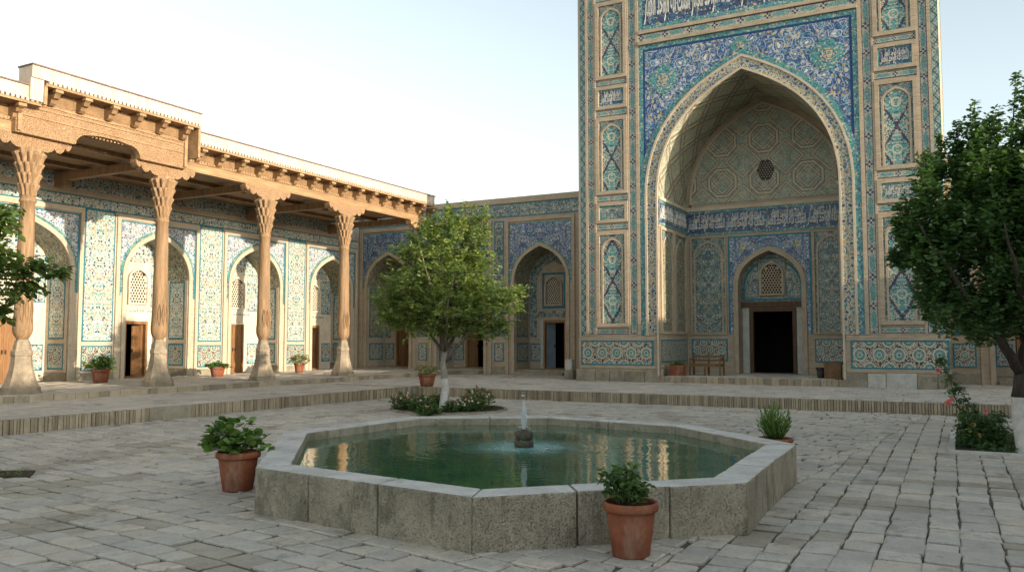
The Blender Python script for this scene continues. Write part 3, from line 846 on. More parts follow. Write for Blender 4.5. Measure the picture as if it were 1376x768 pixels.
# packed joint filling between the slabs, just below their tops
b = M(); b.face([(EDGE_X, -6, -.024), (14, -6, -.024), (14, EDGE_Y, -.024), (EDGE_X, EDGE_Y, -.024)], [(0, 0)] * 4, 'joint_sand')
setp(b.build('joint_bed'), kind='structure')
POOL_KEEP = offset_ring(POOL, .85)
# zone line: from the pool's front right corner back towards the viewer and on behind the pool
def zone(p): # >0 right of the line
    return (p[0] + 2.1) - (p[1] - 7.5) * (.10 if p[1] > 7.5 else .02)
def vis(p):
    r = Vector((p[0], p[1], 0)) - Vector((0, 0, 0)); f = Vector((-math.sin(R_(28.2)), math.cos(R_(28.2)), 0)); x = r.dot(_R); y = r.dot(f)
    return y > -1 and abs(x) < y * .72 + 3.5
keepA = lambda p: zone(p) > -.6 and vis(p) and not inside_poly(p, POOL_KEEP) and p[1] < EDGE_Y + .3 and p[0] < 14
keepB = lambda p: zone(p) <= .8 and vis(p) and not inside_poly(p, POOL_KEEP) and p[0] > EDGE_X - .3 and p[1] < EDGE_Y + .3
def zclip(pl, cy, right):
    k = .10 if cy > 7.5 else .02; n_, c_ = (1, -k), -2.1 - 7.5 * k      # x - k*y <= c  is the left zone
    return clip(pl, (-n_[0], -n_[1]), -c_) if right else clip(pl, n_, c_)
b = M()
# right zone: courses across, long joints running towards the portal
def columns(b):
    x = -3.5
    while x < 14:
        w = random.uniform(.25, .34); y = 1.5 - random.random()
        while y < EDGE_Y:
            l = random.uniform(.20, .44); 
            wob = lambda X, Y: X + .03 * math.sin(Y * .3 + X * .4) + .006 * math.sin(Y * 1.7 + X)
            ja, jb = random.uniform(-.025, .025), random.uniform(-.025, .025)
            gp = random.uniform(.010, .030); xj = lambda: random.uniform(-.014, .014); P = [(wob(x, y) + xj(), y + ja + gp), (wob(x + w, y) + xj(), y + jb + gp), (wob(x + w, y + l) + xj(), y + l + jb - .008), (wob(x, y + l) + xj(), y + l + ja - .008)]
            cen = (x + w / 2, y + l / 2)
            if keepA(cen):
                pl = zclip(clip(P, (0, 1), EDGE_Y), cen[1], True)
                slab(b, pl, 0, 'courtyard_stone', .008, .010, .006)
            y += l
        x += w
columns(b)
rows_of_slabs(b, (-8, 6), R_(-9), -9, 13, -7, 19, .26, .24, .44, 0, 'courtyard_stone', keepB, [((-1, 0), -EDGE_X), ((0, 1), EDGE_Y)], jit=.05, wav=.10, gap=.016, zc=True)
setp(b.build('courtyard_paving'), kind='structure')
# terraces
b = M()
b.box(-26, 14, -.03, .255, -31.6, -EDGE_Y - .12, 'earth'); b.box(-26, EDGE_X - .12, -.03, .255, -EDGE_Y - .12, 6, 'earth')
setp(b.build('terrace_base'), kind='structure')
b = M()
kt = lambda p: vis(p) and (p[0] < EDGE_X - .05 or p[1] > EDGE_Y + .05) and p[0] > -19.6 and p[1] < 32 and not (-9.4 < p[0] < -3.1 and p[1] > 28.1)
cl = []
rows_of_slabs(b, (-16, 22), 0, -4, 24, .14, 9.8, .34, .34, .68, .27, 'terrace_stone', lambda p: kt(p) and p[1] > EDGE_Y, [((0, -1), -(EDGE_Y + .14))], jit=.02, gap=.006)
rows_of_slabs(b, (EDGE_X - .14, 0), R_(90), 2, EDGE_Y + .2, 0, 4.4, .36, .36, .7, .27, 'terrace_stone', lambda p: kt(p) and p[1] < EDGE_Y + .14, [((1, 0), EDGE_X - .14), ((0, 1), EDGE_Y + .14)], jit=.02, gap=.006)
setp(b.build('terrace_paving'), kind='structure')
# rowlock brick edge of the terrace (bricks on edge)
def brick_edge(name, p0, p1, z0, z1, wd=.14, bw=.062, m='edge_brick', lo=.012):
    b = M(); p0, p1 = Vector(p0), Vector(p1); L = (p1 - p0).length; d = (p1 - p0) / L; n = Vector((d.y, -d.x))
    a = 0
    while a < L - .02:
        w = bw * random.uniform(.8, 1.3); w = min(w, L - a); q = .006; pr = random.uniform(-lo, lo) * 1.6; zt = z1 + random.uniform(-.007, .004); r = random.random()
        c = [p0 + d * (a + q) + n * (pr), p0 + d * (a + w - q) + n * (pr), p0 + d * (a + w - q) - n * wd, p0 + d * (a + q) - n * wd]
        bot = [(x.x, x.y, z0) for x in c]; top = [(x.x, x.y, zt) for x in c]
        b.face(top, [(0, 0)] * 4, m, r)
        for i in range(3 if i_all else 4):
            j = (i + 1) % 4; b.face([bot[i], bot[j], top[j], top[i]], [(0, 0)] * 4, m, r)
        a += w
    return setp(b.build(name), kind='structure')
i_all = False
brick_edge('terrace_edge', (EDGE_X - .02, EDGE_Y), (12, EDGE_Y), -.03, .272)
brick_edge('terrace_edge', (EDGE_X, 4), (EDGE_X, EDGE_Y - .05), -.03, .272)
b = M(); b.box(EDGE_X - .36, EDGE_X + .02, -.03, .29, -EDGE_Y - .34, -EDGE_Y + .04, 'pale_stone')
setp(b.build('terrace_corner_stone', bevel=.012), kind='structure')
b = M(); b.box(EDGE_X - .10, EDGE_X + .03, -.03, .278, -13.2, -12.15, 'plinth_stone')
setp(b.build('terrace_patch_stone', bevel=.01), kind='structure')
# porch platform
PX = -19.42
b = M(); b.box(-26, PX - .13, -.03, .41, -31.5, 6, 'earth'); setp(b.build('platform_base'), kind='structure')
brick_edge('platform_edge', (PX, 4), (PX, 31.4), .2, .418, bw=.28)
b = M()
rows_of_slabs(b, (PX - .14, 0), R_(90), 2, 31.4, 0, 5.7, .42, .4, .8, .42, 'terrace_stone', vis, [((1, 0), PX - .14)], jit=.02, gap=.005)
setp(b.build('platform_paving'), kind='structure')

# ================================================================== bays
def deg_of(v): return math.degrees(math.atan2(v.y, v.x))
def jamb_frames(fr, uc, hw):
    right = Fr(fr.P(uc + hw, 0, 0), deg_of(fr.n)); left = Fr(fr.P(uc - hw, 0, 0), deg_of(-fr.n))
    return left, right                        # left: u 0..depth inwards; right: u -depth..0

def porch_bay(fr, par, uc, wall, closed, floor=.42, label=None):
    hw, zs, za, dep, fh, ft = 1.32, 3.95, 5.42, 1.15, 1.74, 6.0
    A = arch(uc, hw, zs, za, floor)
    wall.above(A, uc - fh, uc + fh, ft, floor, 0, 'pale_brick')
    # arch rib, spandrel, frame
    b = M(fr); O = arch(uc, hw, zs, za, floor, off=.15); b.band(A, O, -.02, .05, 'pale_brick'); b.build('arch_border', par)
    T = arch(uc, hw, zs, za, 3.3, off=.16); T2 = arch(uc, hw, zs, za, 3.3, off=.25)
    b = M(fr); b.above(T2, uc - fh + .18, uc + fh - .18, ft - .20, 3.3, .012, 'violet_mosaic', uc, za); b.band(T, T2, 0, .016, 'teal_band')
    b.hoop(uc - fh + .14, uc + fh - .14, 3.25, ft - .16, .05, 0, .018, 'edge_tile'); b.build('spandrel_panel', par)
    b = M(fr); w = .13
    for u0 in (uc - fh, uc + fh - w): b.box(u0, u0 + w, floor, ft - w, 0, .07, 'pale_brick')
    b.box(uc - fh, uc + fh, ft - w, ft, 0, .072, 'pale_brick'); b.build('brick_frame', par)
    # vault, jambs
    b = M(fr); b.soffit(A, -dep, 0, 'olive_mosaic'); b.build('niche_vault', par)
    jl, jr = jamb_frames(fr, uc, hw)
    for j, a0, a1 in ((jl, .02, dep), (jr, -dep, -.02)):
        b = M(j); b.box(a0, a1, floor, .7, 0, .03, 'plinth_stone'); b.box(a0, a1, .7, .78, 0, .02, 'pale_brick'); b.box(a0, a1, 1.62, 1.75, 0, .02, 'pale_brick')
        b.box(a0, a0 + .14, .78, 1.62, 0, .022, 'pale_brick'); b.box(a1 - .14, a1, .78, 1.62, 0, .022, 'pale_brick')
        b.box(a0, a0 + .14, 1.75, zs, 0, .022, 'pale_brick'); b.box(a1 - .14, a1, 1.75, zs, 0, .022, 'pale_brick'); b.build('niche_jamb', par)
        tile_panel(j, par, a0 + .16, a1 - .16, .8, 1.6, 'star_panel_small', .018)
        tile_panel(j, par, a0 + .16, a1 - .16, 1.78, zs - .05, 'cream_mosaic', .018)
    # back wall
    b = M(fr); wall_with_door(b, uc, hw, floor, za, .47, floor, 2.42, -dep, 'plaster'); b.build('niche_wall', par)
    for s in (-1, 1):
        u0, u1 = (uc - hw + .08, uc - .68) if s < 0 else (uc + .68, uc + hw - .08)
        b = M(fr); b.box(u0, u1, .75, 1.6, -dep, -dep + .012, 'pale_mosaic', (u0 + u1) / 2, 1.2); b.ring(u0, u1, .75, 1.6, .03, -dep, -dep + .016, 'edge_tile'); b.build('tile_panel', par)
        u0, u1 = (uc - hw + .06, uc - .58) if s < 0 else (uc + .58, uc + hw - .06)
        b = M(fr); b.box(u0, u1, 2.95, 4.5, -dep, -dep + .012, 'pale_mosaic', uc, 3); b.ring(u0, u1, 2.95, 4.5, .03, -dep, -dep + .016, 'edge_tile'); b.build('tile_panel', par)
    b = M(fr); b.box(uc - .95, uc + .95, 4.56, 5.2, -dep, -dep + .012, 'pale_mosaic', uc, 4.5); b.build('tile_panel', par)
    b = M(fr); b.box(uc - hw + .02, uc + hw - .02, 2.72, 2.86, -dep, -dep + .014, 'plaster'); fz = b.build('inscription_frieze', par)
    lettering(fr, fz, uc - .8, uc + .8, 2.74, 2.85, -dep + .012, mat='edge_tile')
    b = M(fr); b.ring(uc - .56, uc + .56, 2.92, 4.5, .05, -dep, -dep + .05, 'plaster'); b.box(uc - .51, uc + .51, 2.97, 4.45, -dep, -dep + .02, 'plaster'); b.build('window_surround', par)
    lattice(fr, par, uc, .36, 3.08, 3.92, 4.28, -dep + .08, depth=.05, cell=.115)
    doorway(fr, par, uc, .80, floor, 2.32, -dep, closed=closed)

def wing_bay(fr, par, uc, wall, floor=.28, dcol='door_wood', lo=False, door_kind='open', niche_m='brick'):
    hw, zs, za, dep, fh, ft = 1.22, 4.25, 5.72, 1.4, 1.62, 6.95
    A = arch(uc, hw, zs, za, floor)
    wall.above(A, uc - fh, uc + fh, ft, floor, 0, 'brick')
    b = M(fr); O = arch(uc, hw, zs, za, floor, off=.14); b.band(A, O, -.02, .05, 'brick'); b.build('arch_border', par)
    T = arch(uc, hw, zs, za, zs - .1, off=.15); T2 = arch(uc, hw, zs, za, zs - .1, off=.22)
    b = M(fr); b.above(T2, uc - fh + .20, uc + fh - .20, ft - .26, zs - .1, .012, 'blue_arabesque_fine', uc, za); b.band(T, T2, 0, .016, 'teal_band')
    b.hoop(uc - fh + .14, uc + fh - .14, zs - .15, ft - .20, .06, 0, .018, 'teal_band'); b.build('spandrel_panel', par)
    b = M(fr); w = .13
    for u0 in (uc - fh, uc + fh - w): b.box(u0, u0 + w, floor, ft - w, 0, .07, 'brick')
    b.box(uc - fh, uc + fh, ft - w, ft, 0, .072, 'brick'); b.build('brick_frame', par)
    b = M(fr); b.soffit(A, -dep, 0, 'olive_mosaic'); b.build('niche_vault', par)
    jl, jr = jamb_frames(fr, uc, hw)
    for j, a0, a1 in ((jl, .02, dep), (jr, -dep, -.02)):
        b = M(j); b.box(a0, a1, floor, .8, 0, .03, 'brick'); b.box(a0, a1, 1.68, 1.86, 0, .02, 'brick')
        for z0, z1 in ((.8, 1.68), (1.86, zs)):
            b.box(a0, a0 + .14, z0, z1, 0, .022, 'brick'); b.box(a1 - .14, a1, z0, z1, 0, .022, 'brick')
        b.box(a0 + .14, a1 - .14, 1.62, 1.68, 0, .022, 'brick'); b.build('niche_jamb', par)
        tile_panel(j, par, a0 + .17, a1 - .17, .83, 1.6, 'star_panel_small', .018)
        tile_panel(j, par, a0 + .17, a1 - .17, 1.9, zs - .05, 'olive_mosaic', .018)
    du = uc + .02
    b = M(fr); wall_with_door(b, uc, hw, floor, za, .56, .5, 2.6, -dep, 'brick'); b.build('niche_wall', par)
    u0, u1 = uc - hw + .06, du - .66
    tile_panel(Fr(fr.P(0, 0, -dep), deg_of(fr.ud)), par, u0, u1, .83, 1.6, 'star_panel_small', .014)
    fb = Fr(fr.P(0, 0, -dep), deg_of(fr.ud))
    u0, u1 = uc + .66, uc + hw - .04
    tile_panel(fb, par, u0, u1, .83, 1.6, 'star_panel_small', .014)
    b = M(fb); Ao = arch(uc, hw - .04, zs, za - .06, 1.86, off=0); Ai = arch(uc, hw - .38, zs - .05, za - .55, 1.86)
    b.band(Ai, Ao, 0, .014, 'turquoise_arabesque'); b.build('tile_border', par)
    b = M(fb); b.under(Ai, 2.72, .004, 'brick'); b.build('tympanum', par)
    b = M(fb); b.box(uc - hw + .4, uc + hw - .4, 2.74, 3.0, .004, .018, 'turquoise_arabesque', uc, 2.9); b.build('tile_panel', par)
    b = M(fb); b.ring(uc - .62, uc + .62, 3.05, 4.75, .06, 0, .06, 'brick'); b.ring(uc - .55, uc + .55, 3.12, 4.68, .09, 0, .03, 'edge_tile'); b.box(uc - .46, uc + .46, 3.2, 4.6, 0, .02, 'brick'); b.build('window_surround', par)
    lattice(fr, par, uc, .36, 3.3, 4.1, 4.48, -dep + .08, m='pale_brick', frame='brick', depth=.05, cell=.105)
    if door_kind == 'open':
        for s in (-1, 1):
            b = M(fb); b.box(du + s * .60 - .07, du + s * .60 + .07, .5, 2.62, 0, .05, 'pale_stone'); b.build('door_jamb', par)
        doorway(fb, par, du, .92, .5, 2.5, 0, closed=False, open_side=-1, leaf_m=dcol)
    else:
        doorway(fb, par, du, .92, .5, 2.5, 0, closed=False, open_side=-1, leaf_m='door_wood')
    b = M(fr); b.box(uc - hw, uc + hw, floor - .02, .5, -dep, -.12, 'plinth_stone'); b.box(uc - hw + .1, uc + hw - .1, floor - .03, .40, -.12, .22, 'plinth_stone'); b.build('door_step', par)

# ---- porch building (left)
LB = thing('porch_building', 'long courtyard wing with mosaic niches behind a carved wooden columned porch', 'building', (-25.2, 16, 0))
fl = Fr((-25.2, 0, 0), 90)
wall = M(fl)
cents = [10.9, 15.55, 20.25, 24.95, 29.6]; fh = 1.74
edges = [2.0]
for c in cents: edges += [c - fh, c + fh]
edges.append(31.5)
for k in range(0, len(edges), 2):
    u0, u1 = edges[k], edges[k + 1]
    if u1 > u0:
        wall.q([(u0, .3, 0), (u1, .3, 0), (u1, 6.0, 0), (u0, 6.0, 0)], [(u0, .3), (u1, .3), (u1, 6), (u0, 6)], 'pale_brick')
wall.q([(2, 6, 0), (31.5, 6, 0), (31.5, 7.9, 0), (2, 7.9, 0)], [(2, 6), (31.5, 6), (31.5, 7.9), (2, 7.9)], 'pale_brick')
wall.q([(29.4, 7.9, 0), (31.5, 7.9, 0), (31.5, 7.9, -1.5), (29.4, 7.9, -1.5)], [(0, 0)] * 4, 'roof_cap')
for c, cl_ in zip(cents, (True, True, False, True, False)): porch_bay(fl, LB, c, wall, cl_)
wall.build('wall', LB)
for k in range(0, len(edges), 2):
    u0, u1 = edges[k] + .05, edges[k + 1] - .05
    if u1 - u0 > .3:
        tile_panel(fl, LB, max(u0, 4), u1, 1.68, 6.06, 'cream_mosaic', .014)
        tile_panel(fl, LB, max(u0, 4), u1, .72, 1.55, 'star_panel_small', .016)
b = M(fl); b.box(2, 31.4, 6.1, 6.40, 0, .015, 'cream_mosaic', 0, 6.2); b.box(2, 31.4, 6.06, 6.1, 0, .02, 'edge_tile'); b.box(2, 31.4, 6.40, 6.44, 0, .02, 'edge_tile'); b.build('tile_frieze', LB)
b = M(fl); b.box(2, 31.4, 6.44, 6.62, 0, .05, 'brick_strip'); b.build('brick_cornice', LB)
for k in range(0, len(edges), 2):
    if edges[k + 1] - edges[k] > .3: b = M(fl); b.box(edges[k], edges[k + 1], .3, .66, 0, .03, 'plinth_stone'); b.build('plinth', LB)

# columns
COLX = -20.2; CY = [8.3, 12.35, 16.3, 20.35, 24.4]
def column(par, y):
    base = M(); c = (COLX, y, .40)
    prof = [(.47, 0), (.47, .06), (.44, .08), (.44, .17), (.405, .20), (.385, .25), (.33, .40), (.285, .55), (.25, .72), (.235, .86), (.225, .93), (.245, .96), (.245, 1.04), (.205, 1.10), (.19, 1.22), (.175, 1.27), (.14, 1.34)]
    base.lathe(prof, c, 'column_stone', 8, rot=math.pi / 8)
    wv = lambda r, z, t: r * (1 + .012 * math.sin(t * 3 + z * 2 + y) + .012 * math.sin(t * 7 - z * 5 + y * 2))
    col = M(); prof = [(.10, 1.33), (.135, 1.345), (.145, 1.38), (.17, 1.41), (.205, 1.48), (.226, 1.58), (.228, 1.70), (.215, 1.85), (.208, 2.1), (.205, 2.3), (.203, 2.6), (.20, 2.9), (.192, 3.4), (.186, 3.8), (.18, 4.2), (.168, 4.7), (.195, 4.72), (.195, 4.78), (.172, 4.80), (.168, 4.90)]
    col.lathe(prof, c, 'wood', 28, rad=wv)
    cap = M()
    def lobed(amp, n, ph): return lambda r, z, t: r * (1 + amp * abs(math.cos(n * t / 2 + ph)) - amp * .5)
    z = 4.88; r = .165
    tiers = 4
    for k in range(tiers):
        h = .30; r2 = r + .031
        pr = [(r * .86, z - .04), (r * .98, z + .02), (r * 1.06, z + h * .45), (r2 * 1.08, z + h * .72), (r2 * 1.14, z + h * .86), (r2 * 1.0, z + h * .97), (r2 * .8, z + h * 1.0)]
        cap.lathe(pr, c, 'wood', 60, rad=lobed(.42, 12, (k % 2) * math.pi / 2), rot=y)
        z += h * .86; r = r2
    cap.lathe([(.30, z + .0), (.32, z + .03), (.32, z + .12)], c, 'wood', 8, rot=math.pi / 8)
    root = col.build('column', par)
    base.build('column_base', root); cap.build('capital', root)
    # carved leaf relief at the shaft's foot: two crossing almond ridges facing the court
    rel = M()
    for s in (-1, 1):
        for a in (R_(-38), R_(-10), R_(25)):
            pts = []
            for i in range(9):
                t = i / 8; ang = a + s * .16 * math.sin(t * math.pi); zz = .4 + 2.35 - t * .62; rr = .226
                pts.append((COLX + rr * math.cos(ang), y + rr * math.sin(ang), zz))
            rel.tube(pts, [.004 + .011 * math.sin(math.pi * (i / 8)) for i in range(9)], 'wood', 5)
    rel.build('carved_relief', root)
    return root
for y in CY: column(LB, y)

# bolster brackets, beams, raised middle opening (profile in the plane of the row of columns)
fbm = Fr((COLX, 0, 0), 90)
def bolster_pts(yc, L=1.02, z0=6.42, zt=6.76):
    half = [(.36, z0), (.40, z0 - .0), (.50, z0 + .05), (.56, z0 + .12), (.62, z0 + .05), (.72, z0 + .03), (.80, z0 + .10), (.84, z0 + .20), (.90, z0 + .13), (.97, z0 + .17), (L, z0 + .26), (L, zt)]
    return [(yc - u, z) for u, z in half][::-1] + [(yc + u, z) for u, z in half]
b = M(fbm); P = bolster_pts(29.5); P = [p for p in P if p[0] < 29.5] + [(29.5, 6.42), (29.5, 6.76)]
P = sorted([p for p in P if p[1] < 6.75], key=lambda p: p[0]) + [(29.5, 6.76), (28.48, 6.76)]
b.poly(P, -.13, .13, 'beam_wood', 29.5, 6.5); b.q([(u, z, -.13) for u, z in P][::-1], [(u, z) for u, z in P][::-1], 'beam_wood'); b.build('bracket', LB)
for y in CY:
    b = M(fbm); P = bolster_pts(y)
    b.poly(P, -.13, .13, 'carved_wood', y, 6.5); b.q([(u, z, -.13) for u, z in P][::-1], [(u, z) for u, z in P][::-1], 'beam_wood'); b.build('bracket', LB)
b = M(fbm)
for q0, q1 in ((2, CY[1] + 1.0), (CY[2] - 1.0, 29.5)):
    b.box(q0, q1, 6.76, 7.02, -.12, .12, 'beam_wood', back=True); b.box(q0, q1, 7.02, 7.08, -.14, .16, 'beam_wood'); b.box(q0, q1, 7.08, 7.42, -.10, .09, 'carved_wood', back=True)
    b.box(q0, q1, 7.14, 7.41, .09, .10, 'corbel_wood')  # brown strip behind the corbels; eave shade also put into its colour
    for zz in (6.80, 6.95): b.box(q0, q1, zz, zz + .022, .12, .135, 'beam_wood')
b.box(CY[1] + 1.0, CY[2] - 1.0, 7.14, 7.42, -.10, .09, 'beam_wood', back=True)
b.build('lintel_beam', LB)
# carved scroll relief and dentils on the beam
b = M(fbm)
u = 2.0
while u < 29.4:
    b.box(u, u + .055, 7.045, 7.10, .16, .185, 'beam_wood'); u += .11
b.build('dentil_course', LB)
# the raised bay: arched fascia between the 2nd and 3rd columns
y0, y1 = CY[1], CY[2]
P = [(y0 - .55, 6.74), (y0 + .98, 6.74)]
for i in range(9):
    t = i / 8 * math.pi / 2; P.append((y0 + 1.02 + .38 * (1 - math.cos(t)), 6.76 + .30 * math.sin(t)))
P.append((y0 + 1.7, 7.10)); P.append((y1 - 1.7, 7.10))
for i in range(9):
    t = math.pi / 2 - i / 8 * math.pi / 2; P.append((y1 - 1.02 - .38 * (1 - math.cos(t)), 6.76 + .30 * math.sin(t)))
P += [(y1 - .98, 6.74), (y1 + .55, 6.74)]
b = M(fbm)
for i in range(len(P) - 1):
    a, c = P[i], P[i + 1]
    if c[0] - a[0] < 1e-4: continue
    b.q([(*a, .30), (*c, .30), (c[0], 7.92, .30), (a[0], 7.92, .30)], [a, c, (c[0], 7.9), (a[0], 7.9)], 'carved_wood')
    b.q([(*a, .12), (*c, .12), (*c, .30), (*a, .30)], [a, c, c, a], 'beam_wood')
for uu in (P[0][0], P[-1][0]): b.q([(uu, 6.74, .12), (uu, 6.74, .30), (uu, 7.92, .30), (uu, 7.92, .12)], [(0, 6.7), (.2, 6.7), (.2, 7.9), (0, 7.9)], 'beam_wood')
b.box(P[0][0] + .13, P[-1][0] - .13, 7.60, 7.90, .30, .312, 'corbel_wood')  # same brown strip on the raised bay, eave shade in its colour
for zz, hh in ((7.18, .03), (7.40, .03), (7.50, .045)): b.box(P[0][0], P[-1][0], zz, zz + hh, .30, .33, 'beam_wood')
for uu in (P[0][0] + .02, P[-1][0] - .12): b.box(uu, uu + .10, 6.78, 7.9, .302, .36, 'beam_wood')
b.build('carved_fascia', LB)

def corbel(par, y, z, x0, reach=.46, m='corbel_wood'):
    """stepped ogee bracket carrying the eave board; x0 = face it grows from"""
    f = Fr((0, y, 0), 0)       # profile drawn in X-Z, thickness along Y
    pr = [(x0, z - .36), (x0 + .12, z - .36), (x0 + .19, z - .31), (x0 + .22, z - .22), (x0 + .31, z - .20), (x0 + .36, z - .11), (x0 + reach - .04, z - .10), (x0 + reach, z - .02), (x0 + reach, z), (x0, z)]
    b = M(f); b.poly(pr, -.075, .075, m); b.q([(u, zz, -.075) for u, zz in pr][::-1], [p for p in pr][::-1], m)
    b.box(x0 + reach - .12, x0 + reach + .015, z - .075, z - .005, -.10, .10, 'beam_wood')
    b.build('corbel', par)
RY0, RY1 = 12.25, 16.95             # raised bay
n = 0
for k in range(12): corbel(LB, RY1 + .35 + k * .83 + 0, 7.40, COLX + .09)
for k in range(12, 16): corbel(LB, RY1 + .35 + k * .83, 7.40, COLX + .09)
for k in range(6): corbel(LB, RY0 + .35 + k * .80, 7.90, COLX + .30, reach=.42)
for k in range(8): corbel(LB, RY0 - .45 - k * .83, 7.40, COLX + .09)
# eave boards, parapets
fe = Fr((COLX + .58, 0, 0), 90)
b = M(fe); b.box(RY1, 29.55, 7.41, 7.47, -5.4, .03, 'beam_wood'); b.box(2, RY0, 7.41, 7.47, -5.4, .03, 'beam_wood'); b.box(RY0, RY1, 7.91, 7.97, -3, .16, 'beam_wood')
b.box(RY0 - .03, RY0 + .05, 7.45, 7.91, -.3, .14, 'beam_wood'); b.box(RY1 - .05, RY1 + .03, 7.05, 7.91, -.3, .14, 'beam_wood')
b.build('eave_board', LB)
b = M(fe); u = 2.0
while u < 29.5:
    hi = RY0 < u + .03 < RY1; z = 7.97 if hi else 7.47; d = .16 if hi else .03
    b.box(u, u + .07, z, z + .075, 0, d + .02, 'parapet_plaster'); u += .12
b.build('tooth_course', LB)
b = M(fe)
b.box(RY1, 29.56, 7.545, 7.84, -.35, .02, 'parapet_plaster', back=True); b.box(2, RY0 - .3, 7.545, 7.84, -.35, .02, 'parapet_plaster', back=True)
b.box(RY0 - .35, RY1 + .02, 8.045, 8.34, -.40, .15, 'parapet_plaster', back=True)
b.box(RY0 - .35, RY0 - .02, 7.50, 8.045, -.40, .10, 'parapet_plaster'); b.box(RY1 - .02, RY1 + .02, 7.97, 8.045, -.4, .10, 'parapet_plaster')
b.box(RY0, RY1, 7.47, 8.045, -.42, -.36, 'parapet_plaster')
b.build('parapet', LB)
b = M(fe); b.box(RY1 + .021, 29.6, 7.84, 7.875, -.38, .06, 'roof_cap'); b.box(2, RY0 - .351, 7.84, 7.875, -.38, .06, 'roof_cap'); b.box(RY0 - .37, RY1 + .04, 8.34, 8.375, -.43, .19, 'roof_cap'); b.build('parapet_cap', LB)
b = M(); b.box(-25.2, COLX - .12, 7.25, 7.40, -29.5, -2, 'dark_wood'); b.build('roof', LB)
# ceiling
b = M(); b.box(-25.15, COLX - .1, 7.10, 7.14, -29.5, -2, 'wood'); b.build('ceiling', LB)
for y in CY + [29.3]:
    b = M(); b.box(-25.15, COLX - .1, 6.74, 6.98, -y - .11, -y + .11, 'wood'); b.box(-25.15, -24.55, 6.56, 6.74, -y - .09, -y + .09, 'wood'); b.build('cross_beam', LB)
for x in (-21.3, -22.6, -23.9):
    b = M(); b.box(x - .07, x + .07, 6.98, 7.10, -29.45, -2, 'wood'); b.build('ceiling_joist', LB)
b = M(fl); b.box(2, 31.4, 6.62, 7.10, 0, .02, 'cream_mosaic', 0, 6.8); b.build('tile_frieze', LB)

# ---- wing behind (left of the portal)
def wing(name, label, x0, x1, cs, doors, group=None):
    T = thing(name, label, 'building', ((x0 + x1) / 2, 31.5, 0), group=group)
    f = Fr((0, 31.5, 0), 0); wl = M(f); ed = [x0]
    for c in cs: ed += [c - 1.62, c + 1.62]
    ed.append(x1)
    for k in range(0, len(ed), 2):
        u0, u1 = ed[k], ed[k + 1]
        if u1 - u0 > .01: wl.q([(u0, .2, 0), (u1, .2, 0), (u1, 6.95, 0), (u0, 6.95, 0)], [(u0, .2), (u1, .2), (u1, 6.95), (u0, 6.95)], 'brick')
    wl.q([(x0, 6.95, 0), (x1, 6.95, 0), (x1, 7.88, 0), (x0, 7.88, 0)], [(x0, 6.95), (x1, 6.95), (x1, 7.88), (x0, 7.88)], 'brick')
    wl.q([(x0, 7.88, 0), (x1, 7.88, 0), (x1, 7.88, -3), (x0, 7.88, -3)], [(0, 0)] * 4, 'roof_cap')
    for c, (dk, dc) in zip(cs, doors): wing_bay(f, T, c, wl, door_kind=dk, dcol=dc)
    wl.build('wall', T)
    for k in range(0, len(ed), 2):
        u0, u1 = ed[k], ed[k + 1]
        if u1 - u0 > .5:
            m = (u0 + u1) / 2; hwid = min((u1 - u0) / 2 - .12, .42)
            tile_panel(f, T, m - hwid, m + hwid, .83, 1.62, 'star_panel_small', .016)
            tile_panel(f, T, m - min(hwid, .24), m + min(hwid, .24), 1.9, 6.9, 'cream_mosaic' if False else 'turquoise_arabesque', .016)
    b = M(f); b.box(x0, x1, 7.08, 7.58, 0, .015, 'turquoise_arabesque', 0, 7.33); b.box(x0, x1, 7.04, 7.08, 0, .02, 'edge_tile'); b.box(x0, x1, 7.58, 7.62, 0, .02, 'edge_tile'); b.build('tile_frieze', T)
    b = M(f); b.box(x0, x1, 7.64, 7.89, -.3, .06, 'brick_strip', back=True); b.build('brick_parapet', T)
    for k in range(0, len(ed), 2):
        if ed[k + 1] - ed[k] > .3: b = M(f); b.box(ed[k] + .01, ed[k + 1] - .01, .2, .62, 0, .05, 'plinth_stone'); b.build('plinth', T)
    return T
wing('courtyard_wing', 'lower brick and tile wing with arched niches between porch and tall portal', -25.2, -12.2, [-23.45, -19.5, -15.55], [('w', 'door_wood'), ('w', 'door_wood'), ('open', 'door_blue')])
wing('courtyard_wing', 'low tiled wing half hidden behind the dark tree right of the portal', -.35, 16, [2.2, 6.2, 10.2], [('w', 'door_wood'), ('w', 'door_wood'), ('w', 'door_wood')])
# ---- wing on the right-hand side of the court (outside the picture; it shades the court)
RW = thing('side_wing', 'low brick wing closing the right side of the courtyard', 'building', (14, 12, 0))
fr_ = Fr((14, 0, 0), -90)
wl = M(fr_); cs = [-27, -22.5, -18, -13.5, -9, -4.5]; ed = [-31.5]
for c in cs: ed += [c - 1.62, c + 1.62]
ed.append(12)
for k in range(0, len(ed), 2):
    u0, u1 = ed[k], ed[k + 1]; wl.q([(u0, 0, 0), (u1, 0, 0), (u1, 6.1, 0), (u0, 6.1, 0)], [(u0, 0), (u1, 0), (u1, 6.1), (u0, 6.1)], 'brick')
wl.q([(-31.5, 6.1, 0), (12, 6.1, 0), (12, 6.3, 0), (-31.5, 6.3, 0)], [(0, 0), (43, 0), (43, 1), (0, 1)], 'brick')
wl.q([(-31.5, 6.3, 0), (12, 6.3, 0), (12, 6.3, -4), (-31.5, 6.3, -4)], [(0, 0)] * 4, 'roof_cap'); wl.q([(-31.5, 0, -4), (12, 0, -4), (12, 6.3, -4), (-31.5, 6.3, -4)], [(0, 0), (43, 0), (43, 8), (0, 8)], 'brick')
